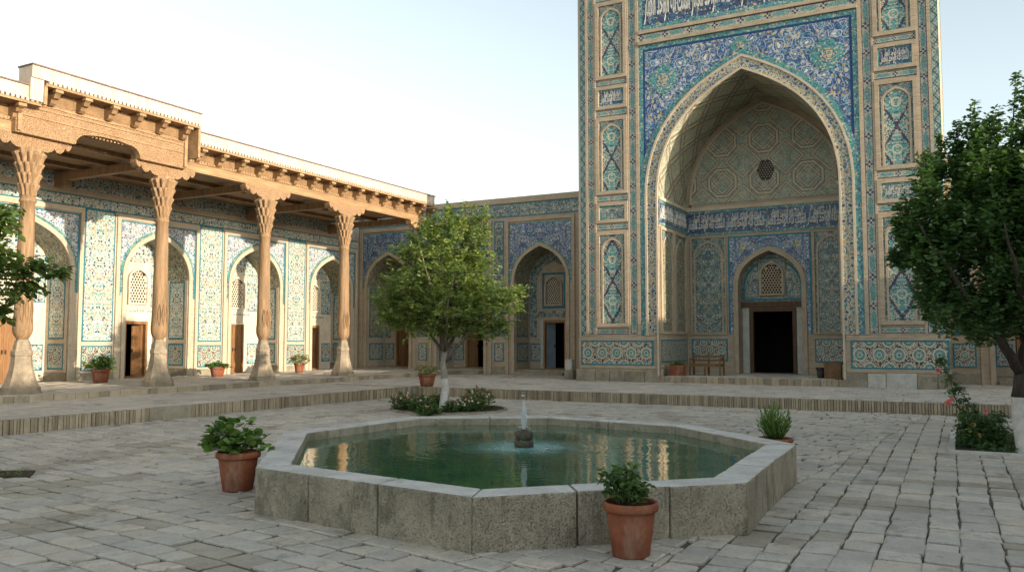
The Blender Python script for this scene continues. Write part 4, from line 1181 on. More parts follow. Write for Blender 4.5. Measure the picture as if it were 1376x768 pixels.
for c in cs:
    A = arch(c, 1.22, 4.25, 5.72, 0); wl.above(A, c - 1.62, c + 1.62, 6.1, 0, 0, 'brick')
    b = M(fr_); b.soffit(A, -1.4, 0, 'olive_mosaic'); b.under(A, 0, -1.4, 'plaster'); b.build('niche', RW)
wl.build('wall', RW)

# ================================================================== THE PORTAL
PT = thing('portal', 'towering tiled entrance portal with deep pointed arch and vaulted recess', 'portal', (-6.22, 28, 0))
fp = Fr((0, 28, 0), 0); UC, HW, ZS, ZA = -6.22, 2.98, 6.75, 10.85; TOP = 16.2; XL, XR = -12.3, -.3; BD = 3.4
A = arch(UC, HW, ZS, ZA, .5, 22)
b = M(fp)
b.above(A, XL + .15, XR - .15, TOP, .28, 0, 'brick')
b.q([(XR - .02, .28, -.15), (XR - .02, .28, -8), (XR - .02, TOP, -8), (XR - .02, TOP, -.15)], [(0, 0), (5, 0), (5, 16), (0, 16)], 'brick')
b.q([(XL + .02, .28, -8), (XL + .02, .28, -.15), (XL + .02, TOP, -.15), (XL + .02, TOP, -8)], [(0, 0), (5, 0), (5, 16), (0, 16)], 'brick')
b.q([(XL, TOP, -.0), (XR, TOP, 0), (XR, TOP, -8), (XL, TOP, -8)], [(0, 0)] * 4, 'roof_cap')
b.q([(XL, .28, -8), (XR, .28, -8), (XR, TOP, -8), (XL, TOP, -8)][::-1], [(0, 0), (12, 0), (12, 16), (0, 16)], 'brick')
b.build('wall', PT)
for x in (XL + .16, XR - .16):
    b = M(); b.lathe([(.165, .3), (.165, 1.85), (.14, 1.9), (.14, 16)], (x, 28.15, 0), 'pale_brick', 20); b.build('corner_column', PT)
# stone plinth of irregular blocks
for s0, s1 in ((XL - .02, -9.22), (-3.22, XR + .02)):
    u = s0
    while u < s1 - .05:
        w = min(random.uniform(.45, .95), s1 - u)
        if s1 - u - w < .3: w = s1 - u
        hgt = random.uniform(.62, .74)
        b = M(fp); b.box(u + .006, u + w - .006, .2, hgt, -.2, .05 + random.uniform(-.015, .03), random.choice(['plinth_stone', 'plinth_stone', 'pale_stone' if s0 > -5 else 'plinth_stone']), rnd=random.random())
        b.build('plinth_block', PT, bevel=.018); u += w
for s in (0, 1):
    f = (lambda a, c: (a, c)) if s == 0 else (lambda a, c: (2 * UC - c, 2 * UC - a))
    b = M(fp); u0, u1 = f(-12.2, -9.3); b.box(u0, u1, .74, .84, 0, .03, 'brick'); b.box(u0, u1, 1.72, 1.88, 0, .035, 'brick'); b.build('brick_course', PT)
    u0, u1 = f(-12.15, -9.42); tile_panel(fp, PT, u0, u1, .84, 1.72, 'star_panel', .02, .05)
    u0, u1 = f(-12.14, -11.93); strip(fp, PT, u0, u1, 1.9, 16, 'guilloche_strip')
    for a, c in ((-11.93, -11.83), (-11.60, -11.52), (-10.31, -10.24), (-9.98, -9.86)):
        u0, u1 = f(a, c); b = M(fp); b.box(u0, u1, 1.9, 16, 0, .045, 'brick'); b.build('brick_listel', PT)
    for a, c in ((-11.83, -11.60), (-10.24, -9.98)):
        u0, u1 = f(a, c); strip(fp, PT, u0, u1, 1.95, 16)
    a, c = f(-11.60, -10.24)
    for z0, z1 in ((1.95, 2.13), (5.70, 5.90), (6.74, 6.93), (9.86, 10.06), (11.00, 11.16), (14.16, 14.36)):
        strip(fp, PT, a, c, z0, z1, d=.018)
    a, c = f(-11.52, -10.31)
    for z0, z1 in ((2.20, 5.64), (6.98, 9.80), (11.22, 14.10)): arch_panel(fp, PT, a, c, z0, z1, fw=.13)
    for z0, z1, txt in ((5.95, 6.69, 0), (10.11, 10.95, 1), (14.42, 15.1, 0)):
        b = M(fp); b.ring(a, c, z0, z1, .12, 0, .065, 'brick'); b.ring(a + .12, c - .12, z0 + .12, z1 - .12, .05, 0, .012, 'teal_band')
        b.box(a + .17, c - .17, z0 + .17, z1 - .17, 0, .010, 'script_ground' if txt else 'turquoise_arabesque', (a + c) / 2, (z0 + z1) / 2)
        o = b.build('inscription_panel' if txt else 'tile_panel', PT)
        if txt or s == 1: lettering(fp, o, a + .19, c - .19, z0 + .19, z1 - .19, .012, rows=2)
# arch bands
def pband(off0, off1, d0, d1, m, name, zb=1.9, norm=False):
    i = arch(UC, HW, ZS, ZA, zb, 22, off0); o = arch(UC, HW, ZS, ZA, zb, 22, off1)
    b = M(fp); b.band(i, o, d0, d1, m, norm=norm); return b.build(name, PT)
pband(0, .07, -.05, .07, 'pale_brick', 'arch_rib', .5); pband(.07, .39, 0, .03, 'arch_band', 'arch_tile_band'); pband(.39, .47, 0, .06, 'pale_brick', 'arch_rib', 1.9)
T0 = arch(UC, HW, ZS, ZA, 1.9, 22, .47); T1 = arch(UC, HW, ZS, ZA, 1.9, 22, .66)
cu0, cu1 = -9.86, -2.58
def cl_(p): return (min(max(p[0], cu0 + .02), cu1 - .02), p[1])
b = M(fp); b.band([cl_(p) for p in T0], [cl_(p) for p in T1], 0, .028, 'teal_band'); b.build('arch_tile_band', PT)
T1c = [p for p in T1 if cu0 + .24 < p[0] < cu1 - .24]
T1c = [(cu0 + .24, T1c[0][1] - .25)] + T1c + [(cu1 - .24, T1c[-1][1] - .25)]
SZ = 12.24
b = M(fp); b.above(T1c, cu0 + .24, cu1 - .24, SZ - .24, T1c[0][1], .012, 'blue_arabesque', UC, 10)
for x, z, r, k in ((-8.95, 10.9, .50, 2), (UC - 0.02, 11.66, .30, 2), (2 * UC + 8.95, 10.9, .50, 2)):
    pts = [(x + r * (1 + .10 * math.cos(2 * k * t)) * math.cos(t), z + r * (1 + .10 * math.cos(2 * k * t)) * math.sin(t)) for t in [2 * math.pi * i / 32 for i in range(32)]]
    b.poly(pts, .012, .022, 'teal_band', x, z)
    pts = [(x + r * .45 * math.cos(t), z + r * .45 * math.sin(t)) for t in [2 * math.pi * i / 16 for i in range(16)]]
    b.poly(pts, .022, .028, 'arch_band', x, z)
sp_ = b.build('spandrel_panel', PT)
b = M(fp)
for q in ((cu0 + .16, cu0 + .24, 7.0, SZ - .16), (cu1 - .24, cu1 - .16, 7.0, SZ - .16), (cu0 + .24, cu1 - .24, SZ - .24, SZ - .16)): b.box(*q, 0, .016, 'navy_ground')
for u0, u1 in ((cu0, cu0 + .16), (cu1 - .16, cu1)): b.box(u0, u1, 1.9, SZ, 0, .022, 'teal_band')
b.box(cu0 + .16, cu1 - .16, SZ - .16, SZ, 0, .022, 'teal_band'); b.build('tile_border', PT)
b = M(fp); b.box(-9.86, -2.58, SZ + .01, SZ + .14, 0, .10, 'brick'); b.box(-9.86, -2.58, SZ + .42, SZ + .54, 0, .07, 'brick'); b.build('brick_listel', PT)
strip(fp, PT, -9.98, 2 * UC + 9.98, SZ + .15, SZ + .41)
b = M(fp); z0, z1 = SZ + .56, 14.9
b.ring(-9.84, 2 * UC + 9.84, z0, z1, .14, 0, .02, 'teal_band'); b.box(-9.70, 2 * UC + 9.70, z0 + .14, z1 - .14, 0, .012, 'script_ground')
o = b.build('inscription_panel', PT); lettering(fp, o, -9.66, 2 * UC + 9.66, z0 + .18, z1 - .18, .014, rep=4, rows=2)
# recess
b = M(fp); b.soffit([p for p in arch(UC, HW, ZS, ZA, 6.72, 22)], -BD, -.0, 'net_vault'); b.build('vault', PT)
jl, jr = jamb_frames(fp, UC, HW)
for j, a0, a1 in ((jl, 0, BD), (jr, -BD, 0)):
    b = M(j); b.q([(a0, .45, 0), (a1, .45, 0), (a1, 6.8, 0), (a0, 6.8, 0)], [(a0, .45), (a1, .45), (a1, 6.8), (a0, 6.8)], 'brick'); b.build('recess_wall', PT)
    m = (a0 + a1) / 2
    tile_panel(j, PT, a0 + .18, a1 - .12, .95, 1.75, 'star_panel_small', .016)
    for q0, q1 in ((a0 + .12, m - .04), (m + .04, a1 - .10)):
        arch_panel(j, PT, q0, q1, 1.95, 5.72, 'olive_mosaic' if j is jl else 'cream_mosaic', 'turquoise_arabesque', .10, rise=.9)
    b = M(j); b.box(a0, a1, 5.80, 5.88, 0, .03, 'teal_band'); b.box(a0, a1, 5.88, 6.58, 0, .02, 'script_ground'); b.box(a0, a1, 6.58, 6.66, 0, .03, 'teal_band'); b.box(a0, a1, 6.66, 6.78, 0, .07, 'pale_brick')
    o = b.build('inscription_band', PT); lettering(j, o, a0 + .05, a1 - .05, 5.93, 6.54, .022, rep=2, rows=2)
fk = Fr((0, 28 + BD, 0), 0)
DU, DHW, DZS, DZA = -6.12, 1.13, 3.75, 5.02
b = M(fk); DA = arch(DU, DHW, DZS, DZA, .5)
b.above(DA, UC - HW, UC + HW, 6.8, .5, 0, 'brick'); b.build('recess_wall', PT)
b = M(fk); TA = arch(UC, HW - .001, ZS, ZA - .001, 6.8, 18); b.under(TA, 6.78, .0, 'brick')
TI = arch(UC, HW - .22, ZS + .1, ZA - .32, 6.92, 18); b.under(TI, 6.92, .03, 'strapwork', UC, 6.9); b.band(TI, arch(UC, HW - .22, ZS + .1, ZA - .32, 6.92, 18, .07), 0, .07, 'pale_brick'); b.build('tympanum', PT)
b = M(fk); cxr, czr, rr_ = UC + .06, 8.02, .34
pts = [(cxr + rr_ * (.86 + .05 * math.cos(6 * t)) * math.cos(t), czr + rr_ * 1.15 * (1 + .05 * math.cos(6 * t)) * math.sin(t)) for t in [2 * math.pi * i / 36 for i in range(36)]]
b.poly(pts, .03, .05, 'iron'); go = b.build('dark_rosette', PT)  # solid disc, not pierced; dark colour paints the shade of the holes
b = M(fk)
for r_ in range(-4, 5):
    for c_ in range(-4, 5):
        u_, z_ = cxr + (c_ + (r_ % 2) * .5) * .095, czr + r_ * .085
        if math.hypot((u_ - cxr) / .86, (z_ - czr) / 1.15) < rr_ - .04: b.poly([(u_ + .022 * math.cos(t), z_ + .022 * math.sin(t)) for t in [2 * math.pi * i / 6 for i in range(6)]], .05, .062, 'brick')
b.build('stud', go)
b = M(fk); b.box(UC - HW, UC + HW, 5.72, 5.80, 0, .03, 'teal_band'); b.box(UC - HW, UC + HW, 5.80, 6.58, 0, .02, 'script_ground'); b.box(UC - HW, UC + HW, 6.58, 6.66, 0, .03, 'teal_band'); b.box(UC - HW, UC + HW, 6.66, 6.80, 0, .07, 'pale_brick')
o = b.build('inscription_band', PT); lettering(fk, o, UC - HW + .05, UC + HW - .05, 5.86, 6.52, .022, rep=4, rows=2)
for q0, q1 in ((UC - HW + .16, DU - DHW - .42), (DU + DHW + .42, UC + HW - .1)):
    arch_panel(fk, PT, q0, q1, 1.95, 5.66, 'turquoise_arabesque', 'turquoise_arabesque', .06, rise=.55)
    tile_panel(fk, PT, q0, q1, .95, 1.78, 'star_panel_small', .016)
b = M(fk); s0, s1 = DU - DHW - .36, DU + DHW + .36; TT = arch(DU, DHW, DZS, DZA, 2.0, off=.18)
b.above(TT, s0 + .06, s1 - .06, 5.56, 2.0, .014, 'blue_arabesque_fine', DU, 4.9); b.hoop(s0, s1, 1.95, 5.62, .06, 0, .02, 'edge_tile')
for x in (-.98, .98):
    pts = [(DU + x + .17 * math.cos(t), 5.22 + .17 * math.sin(t)) for t in [2 * math.pi * i / 12 for i in range(12)]]; b.poly(pts, .014, .022, 'arch_band', DU + x, 5.2)
b.build('spandrel_panel', PT)
b = M(fk); b.band(DA, arch(DU, DHW, DZS, DZA, .5, off=.17), -.02, .06, 'brick'); b.build('arch_border', PT)
b = M(fk); b.soffit(DA, -.55, 0, 'brick'); b.build('door_niche', PT)
fd = Fr(fk.P(0, 0, -.55), 0)
b = M(fd); b.under(arch(DU, DHW - .002, DZS, DZA - .003, 3.2), 3.18, 0, 'turquoise_arabesque', DU, 3.9); wall_with_door(b, DU, DHW, .5, 3.18, .80, .5, 2.85, 0, 'brick')
b.build('tympanum', PT)
b = M(fd); b.band(arch(DU, DHW - .12, DZS - .05, DZA - .22, 3.3), arch(DU, DHW - .06, DZS - .05, DZA - .14, 3.3), 0, .03, 'edge_tile'); b.box(DU - DHW + .06, DU + DHW - .06, 3.22, 3.28, 0, .03, 'edge_tile'); b.build('tile_border', PT)
b = M(fd); b.ring(DU - .48, DU + .48, 3.36, 4.75, .045, 0, .05, 'brick'); b.box(DU - .44, DU + .44, 3.4, 4.71, 0, .02, 'turquoise_arabesque', DU, 4); b.build('window_surround', PT)
lattice(fd, PT, DU, .38, 3.46, 4.15, 4.60, .08, m='brick', frame='brick', depth=.05, cell=.105)
b = M(fd); b.box(DU - DHW - .02, DU + DHW + .02, 2.97, 3.17, 0, .12, 'dark_wood'); b.build('lintel', PT)
for s in (-1, 1):
    b = M(fd); b.box(DU + s * .98 - .12, DU + s * .98 + .12, .5, 2.97, 0, .04, 'pale_stone'); b.build('door_jamb', PT)
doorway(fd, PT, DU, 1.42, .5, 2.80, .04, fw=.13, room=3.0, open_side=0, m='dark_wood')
# recess floor and its kerb
b = M(); b.box(-9.28, -3.16, .2, .485, -31.95, -28.14, 'plinth_stone'); setp(b.build('portal_floor_base'), kind='structure')
b = M(); rows_of_slabs(b, (-9.25, 28.1), 0, 0, 6.2, .0, 3.85, .4, .4, .8, .5, 'terrace_stone', lambda p: -9.2 < p[0] < -3.2, [((-1, 0), 9.22), ((1, 0), -3.2), ((0, 1), 31.93)], jit=.01, gap=.005)
setp(b.build('portal_floor'), kind='structure')
brick_edge('portal_floor_edge', (-9.26, 28.06), (-3.18, 28.06), .2, .49, bw=.2, wd=.1)

# ================================================================== THE POOL
def prism_xy(b, pts, z0, z1, m, mtop=None):
    n = len(pts); b.face([(x, y, z1) for x, y in pts], [tuple(p) for p in pts], mtop or m)
    b.face([(x, y, z0) for x, y in pts][::-1], [tuple(p) for p in pts], m)
    for i in range(n):
        j = (i + 1) % n; (x0, y0), (x1, y1) = pts[i], pts[j]
        b.face([(x0, y0, z0), (x1, y1, z0), (x1, y1, z1), (x0, y0, z1)], [(0, z0), (math.dist(pts[i], pts[j]), z0), (math.dist(pts[i], pts[j]), z1), (0, z1)], m)
RIM, WZ = .45, .335
PB = thing('pool_basin', 'octagonal pool basin of weathered grey stone slabs filled with green water', 'pool', (PC[0], PC[1], 0))
segs = [[0, .285, .615, 1], [0, .36, .70, 1], [0, .33, .66, 1], [0, .5, 1], [0, .5, 1], [0, .45, 1], [0, .5, 1], [0, .35, .7, 1]]
for i in range(8):
    a, c = Vector(POOL[i]), Vector(POOL[(i + 1) % 8]); ai, ci = Vector(POOL_IN[i]), Vector(POOL_IN[(i + 1) % 8])
    sg = segs[i]
    for k in range(len(sg) - 1):
        t0, t1 = sg[k], sg[k + 1]; e = .006 / (c - a).length
        q0, q1 = a.lerp(c, t0 + (e if k else 0)), a.lerp(c, t1 - (e if k < len(sg) - 2 else 0)); r0, r1 = ai.lerp(ci, t0 + (e if k else 0)), ai.lerp(ci, t1 - (e if k < len(sg) - 2 else 0))
        # subdivide the long edges and nibble them so that the arris is worn
        nn = 14; O = []; I = []
        for s_ in range(nn + 1):
            t = s_ / nn; w = 0 if s_ in (0, nn) else 1
            d = (c - a).normalized(); nrm = Vector((d.y, -d.x))
            O.append(q0.lerp(q1, t) - nrm * w * (random.random() ** 3) * .012); I.append(r0.lerp(r1, t) + nrm * w * (random.random() ** 3) * .010)
        b = M(); zt = RIM + random.uniform(-.004, .004)
        prism_xy(b, [tuple(p) for p in O] + [tuple(p) for p in I[::-1]], -.03, zt, 'pool_stone', 'skylit_stone')  # top face takes the lighter copy, skylight put into the colour
        b.build('wall_slab', PB, bevel=.018)
for i in range(8):
    j = (i + 1) % 8; A_, B_ = offset_ring(POOL, .05), offset_ring(POOL, .28); b = M(); prism_xy(b, [A_[i], A_[j], B_[j], B_[i]], -.03, .42, 'earth'); b.build('mortar_core', PB)
inner = offset_ring(POOL, .335)
b = M(); prism_xy(b, inner, -.35, -.30, 'pool_stone')
b.build('pool_floor', PB)

g = G('water')
px, py, pz = g.xyz(g.pos())
SPX, SPY = at_z(704, 600, WZ).x, at_z(704, 600, WZ).y
dx, dy = px - SPX, py - SPY
dist = g.m('SQRT', dx * dx + dy * dy)
pv = g.vec(px, py)
n1 = g.noise(pv, 1.6, 2, .5); n2 = g.noise(pv, 7.5, 2, .5)
fall = g.m('EXPONENT', dist * -.75)
ringh = g.m('SINE', dist * 38 + n1 * 7) * g.m('EXPONENT', dist * -1.1) * .45
chop = g.noise(pv, 22, 2, .6) * g.m('EXPONENT', dist * -2.6) * 2.5
hgt = ringh + n1 * .9 + n2 * .35 + chop
mask = g.smooth(dist + (g.noise(pv, 6, 4, .7) - .5) * 1.1, 1.1, .0)
col = g.mix(mask * .75, g.mix(g.smooth(n1, .35, .65), (.022, .078, .042), (.045, .12, .055)), (.12, .34, .32))
g.bump(hgt, .13, .03)
g.done(col, mask * .35 + .02, .5); g.bsdf.inputs['IOR'].default_value = 1.6; MAT['water'] = g.mat
b = M(); b.face([(x, y, WZ) for x, y in offset_ring(POOL, .338)], [(0, 0)] * 8, 'water')
setp(b.build('water'), kind='structure')

# spout
SP = thing('fountain_spout', 'short dark mossy stone spout standing in the middle of the pool', 'fountain', (SPX, SPY, WZ))
b = M(); b.lathe([(.118, -.4), (.118, .0), (.125, .02), (.125, .075), (.112, .085), (.108, .10)], (SPX, SPY, WZ), 'mossy_stone', 24, rad=lambda r, z, t: r * (1 + .04 * math.sin(5 * t + z * 20))); b.build('collar', SP)
b = M(); b.lathe([(.108, .095), (.116, .11), (.118, .17), (.104, .20), (.07, .222), (.03, .23)], (SPX, SPY, WZ), 'mossy_stone', 24, rad=lambda r, z, t: r * (1 + .05 * math.sin(7 * t + z * 30))); b.build('stone_cap', SP)
g = G('spray'); g.done((.85, .88, .90), .15, .6); tr = g.nt.nodes.new('ShaderNodeBsdfTransparent'); mx = g.nt.nodes.new('ShaderNodeMixShader'); mx.inputs[0].default_value = .55
g.nt.links.new(tr.outputs[0], mx.inputs[1]); g.nt.links.new(g.bsdf.outputs[0], mx.inputs[2]); g.nt.links.new(mx.outputs[0], g.out.inputs[0]); MAT['spray'] = g.mat
b = M()
def drop(b, c, r, m='spray'):
    P = [Vector(c) + Vector(v) * r for v in ((1, 0, 0), (0, 1, 0), (-1, 0, 0), (0, -1, 0), (0, 0, 1.4), (0, 0, -1.4))]
    for i in range(4):
        j = (i + 1) % 4; b.face([P[i], P[j], P[4]], [(0, 0)] * 3, m, smooth=True); b.face([P[j], P[i], P[5]], [(0, 0)] * 3, m, smooth=True)
base = Vector((SPX, SPY, WZ + .22))
for k in range(900):
    t = random.random() ** .8; rr = (.012 + .028 * math.sin(min(t * 1.15, 1) * math.pi)) * random.random() ** .5; a = random.random() * 6.283
    drop(b, base + Vector((math.cos(a) * rr, math.sin(a) * rr, t * .36)), random.uniform(.003, .0085))
for k in range(110):
    t = random.random(); a = random.random() * 6.283; rr = .03 + .11 * t; drop(b, base + Vector((math.cos(a) * rr, math.sin(a) * rr, .07 * (1 - (2 * t - .6) ** 2) - .07 * t - .01)), random.uniform(.002, .006))
for k in range(14): drop(b, base + Vector((random.gauss(-.02, .012), random.gauss(0, .012), .44 + random.gauss(0, .012))), random.uniform(.005, .011))
for k in range(70):
    a = random.random() * 6.283; rr = random.gauss(.3, .14); drop(b, Vector((SPX + math.cos(a) * rr, SPY + math.sin(a) * rr, WZ + .004)), random.uniform(.003, .008))
o = b.build('water_jet'); setp(o, 'thin white jet of water leaping from the dark stone spout', 'water jet', kind='stuff')

# ================================================================== foliage
RHOMB = np.array([(0, 0, 0), (.33, .28, .03), (1, 0, -.10), (.33, -.28, .03)]); RF = [(0, 1, 2), (0, 2, 3)]
OVAL = np.array([(0, 0, 0), (.25, .24, .05), (.65, .26, .02), (1, 0, -.12), (.65, -.26, .02), (.25, -.24, .05), (.5, 0, -.03)]); OF = [(0, 6, 2, 1), (6, 3, 2), (0, 5, 4, 6), (6, 4, 3)]
OF = [(0, 6, 2, 1), (6, 3, 2), (0, 5, 4, 6), (4, 3, 6)]
ROUND = np.array([(0, 0, 0)] + [(.5 + .5 * math.cos(math.pi + (i - 3.5) * .78), .52 * math.sin(math.pi + (i - 3.5) * .78) * (1.0 if i % 2 else .88), .06 * (i % 2) + .04) for i in range(8)] + [(.5, 0, -.05)]); RDF = [(9, i, i + 1) for i in range(1, 8)] + [(9, 8, 1)]
def leaves(name, par, pos, dirs, nrm, size, m, tmpl=RHOMB, faces=RF, rnd=None):
    pos = np.array(pos); n = len(pos)
    x = np.array(dirs, float); x /= np.linalg.norm(x, axis=1)[:, None] + 1e-9
    z = np.array(nrm, float); z -= (z * x).sum(1)[:, None] * x; z /= np.linalg.norm(z, axis=1)[:, None] + 1e-9
    y = np.cross(z, x); size = np.array(size)[:, None, None]
    V = pos[:, None, :] + size * (tmpl[None, :, 0, None] * x[:, None, :] + tmpl[None, :, 1, None] * y[:, None, :] + tmpl[None, :, 2, None] * z[:, None, :])
    k = len(tmpl); V = V.reshape(-1, 3)
    if par is not None: V = V - np.array(world_loc(par))
    loops = []; starts = []; tot = []; fr_n = []
    base = np.arange(n) * k
    allf = []
    for f in faces: allf.append(base[:, None] + np.array(f)[None, :])
    me = bpy.data.meshes.new(name)
    nl = sum(a.size for a in allf); nf = sum(len(a) for a in allf)
    me.vertices.add(len(V)); me.vertices.foreach_set('co', V.ravel()); me.loops.add(nl); me.polygons.add(nf)
    me.loops.foreach_set('vertex_index', np.concatenate([a.ravel() for a in allf]).astype(np.int32))
    ls = []; q = 0
    for a in allf: ls.append(q + np.arange(len(a)) * a.shape[1]); q += a.size
    me.polygons.foreach_set('loop_start', np.concatenate(ls).astype(np.int32))
    me.update(calc_edges=True); me.validate()
    r = rng.random(n) if rnd is None else np.array(rnd)
    at = me.attributes.new('rnd', 'FLOAT', 'FACE'); at.data.foreach_set('value', np.tile(r, len(faces))[:len(me.polygons)].astype(np.float32))
    me.materials.append(MAT[m]); o = bpy.data.objects.new(name, me); COL.objects.link(o)
    if par is not None: o.parent = par
    return o
def rv(s=1): return Vector((random.gauss(0, s), random.gauss(0, s), random.gauss(0, s)))

class Crown:
    def __init__(s): s.p = []; s.d = []; s.n = []; s.s = []; s.r = []; s.tw = []
    def twig(s, a, d, L, nl, size, droop=.2, r0=None):
        """a leafy shoot from a along d"""
        a = Vector(a); d = Vector(d).normalized(); side = d.cross(Vector((0, 0, 1)))
        if side.length < .1: side = Vector((1, 0, 0))
        side.normalize(); pts = [a]
        rr = random.random() if r0 is None else r0
        for i in range(nl):
            t = (i + .5) / nl; p = a + d * L * t + Vector((0, 0, -droop * L * t * t))
            for sg in (-1, 1):
                dr = (side * sg * random.uniform(.6, 1.1) + d * random.uniform(.2, .7) + Vector((0, 0, random.uniform(-.55, .1))) + rv(.22)).normalized()
                s.p.append(p); s.d.append(dr); s.n.append(Vector((0, 0, 1)) + rv(.45)); s.s.append(size * random.uniform(.7, 1.2)); s.r.append(min(1, max(0, rr * .6 + random.random() * .4)))
        s.tw.append((a, a + d * L + Vector((0, 0, -droop * L))))
    def build(s, par, m, name='crown', tmpl=RHOMB, faces=RF, bark='bark', tr=.006):
        o = leaves(name, par, [tuple(q) for q in s.p], [tuple(q) for q in s.d], [tuple(q) for q in s.n], s.s, m, tmpl, faces, s.r)
        return o

def limb_path(a, b, bend=.15, n=7):
    a, b = Vector(a), Vector(b); L = (b - a).length; o1 = rv(bend * L * .5); o1.z = abs(o1.z) * .3
    mid = (a + b) / 2 + o1 + Vector((0, 0, -.08 * L))
    return [a * (1 - t) ** 2 + mid * 2 * t * (1 - t) + b * t * t for t in [i / n for i in range(n + 1)]]

# ---- tree in the round bed behind the pool: crown laid out as leafy masses around real limbs
TD = 20.6
tb = at_z(596, 550, 0.0); TBX, TBY = tb.x, tb.y; TD = (Vector((TBX, TBY, 0)) - Vector((0, 0, 0))).dot(Vector((-math.sin(R_(28.2)), math.cos(R_(28.2)), 0)))
T1 = thing('courtyard_tree', 'small spreading green tree with whitewashed trunk in flower bed behind pool', 'tree', (TBX, TBY, 0))
def P3(px, py, dd=0): return at_depth(px, py, TD + dd)
b = M()
fork = P3(597, 470)
b.tube([Vector((TBX, TBY, -.05)), Vector((TBX, TBY, .05)), P3(597, 532), P3(599, 520), P3(597, 508)], [.15, .12, .10, .095, .09], 'whitewash', 12, cap=False); b.tube([P3(597, 508), P3(597, 500), P3(595, 490), P3(598, 478), fork], [.09, .085, .078, .085, .07], 'pale_bark', 12, cap=False)
trunk_o = b.build('trunk', T1)
b = M(); L = []
for path, r0 in (([(597, 474, 0), (601, 440, .1), (612, 385, .2), (625, 320, 0), (626, 275, 0)], .075), ([(598, 486, 0), (617, 462, -.2), (640, 435, -.3), (672, 412, -.3), (698, 404, -.2)], .05),
                 ([(596, 478, 0), (583, 455, .3), (562, 425, .5), (535, 405, .5), (512, 400, .3)], .05), ([(597, 474, 0), (592, 430, -.4), (575, 370, -.7), (562, 325, -.5)], .055),
                 ([(599, 470, 0), (620, 430, .7), (645, 370, .9), (655, 310, .6)], .05), ([(597, 474, 0), (600, 420, -.9), (610, 370, -1.3)], .045), ([(597, 474, 0), (590, 430, .9), (580, 370, 1.3)], .045)):
    pts = [P3(*q) for q in path]; sm = []
    for i in range(len(pts) - 1):
        for k in range(3): sm.append(pts[i].lerp(pts[i + 1], k / 3) + (rv(.02) if (i or k) else Vector()))
    sm.append(pts[-1]); b.tube(sm, [r0 * (1 - .85 * i / (len(sm) - 1)) for i in range(len(sm))], 'bark', 8); L.append(sm)
b.build('limbs', T1)
C = Crown()
blobs = [(520, 400, 18, 16, .5), (545, 380, 30, 30, .9), (540, 415, 34, 22, .9), (575, 400, 40, 40, 1.3), (610, 410, 45, 36, 1.4), (650, 400, 38, 30, 1.1), (684, 402, 20, 20, .6), (695, 392, 10, 8, .3), (560, 350, 28, 28, .8), (600, 355, 40, 36, 1.3), (638, 360, 28, 34, 1.0),
         (545, 335, 14, 12, .4), (580, 320, 26, 24, .8), (612, 315, 26, 26, .8), (645, 320, 15, 32, .5), (575, 303, 16, 12, .4), (627, 292, 9, 28, .3), (651, 297, 6, 22, .25), (600, 295, 18, 13, .4), (655, 440, 22, 18, .6), (672, 430, 14, 14, .4), (590, 440, 50, 12, .9), (550, 436, 32, 12, .7), (632, 440, 30, 12, .7), (526, 418, 18, 14, .6), (606, 290, 6, 16, .3)]
sc_ = TD / 1121
for bx, by, rx, ry, dep in blobs:
    vol = (rx * ry * dep) ** .8; nt_ = int(7 + vol * .50)
    for k in range(nt_):
        v = rv(1).normalized() * (random.random() ** .33) * random.uniform(.85, 1.12)
        p = P3(bx + v.x * rx, by - v.z * ry, v.y * dep)
        up = Vector((v.x * .7, v.y * .7, .55 + v.z * .5)) + rv(.35)
        dr = _R * up.x + Vector((-math.sin(R_(28.2)), math.cos(R_(28.2)), 0)) * up.y + Vector((0, 0, up.z))
        C.twig(p - dr.normalized() * .16, dr, random.uniform(.20, .52), random.randint(5, 8), random.uniform(.08, .14), .30)
SH = []
def shoots(par, m):
    for a, c in SH: b = M(); b.tube([a, (a + c) / 2, c], [.014, .009, .004], m, 5); b.build('shoot', par)
    SH.clear()
def spire(C, f3, x0, y0, x1, y1, dd, size, n=7, w=.16):
    a, c = f3(x0, y0, dd), f3(x1, y1, dd); SH.append((a, a.lerp(c, .97)))
    for i in range(n):
        t = i / (n - 1); q = a.lerp(c, t * .92)
        for k in range(3): C.twig(q + rv(.02), (c - a).normalized() * .9 + rv(.5), w * (1.25 - t * .6), 4, size * (1.1 - .35 * t), .25)
for q in ((618, 320, 624, 274), (645, 320, 651, 278), (548, 350, 524, 328), (575, 320, 588, 284), (685, 405, 706, 386), (525, 405, 500, 398), (560, 330, 548, 312), (600, 310, 601, 278), (670, 430, 684, 452), (632, 310, 637, 276)): spire(C, P3, *q, random.uniform(-.5, .3), .09)
C.build(T1, 'leaf_light'); shoots(T1, 'bark')

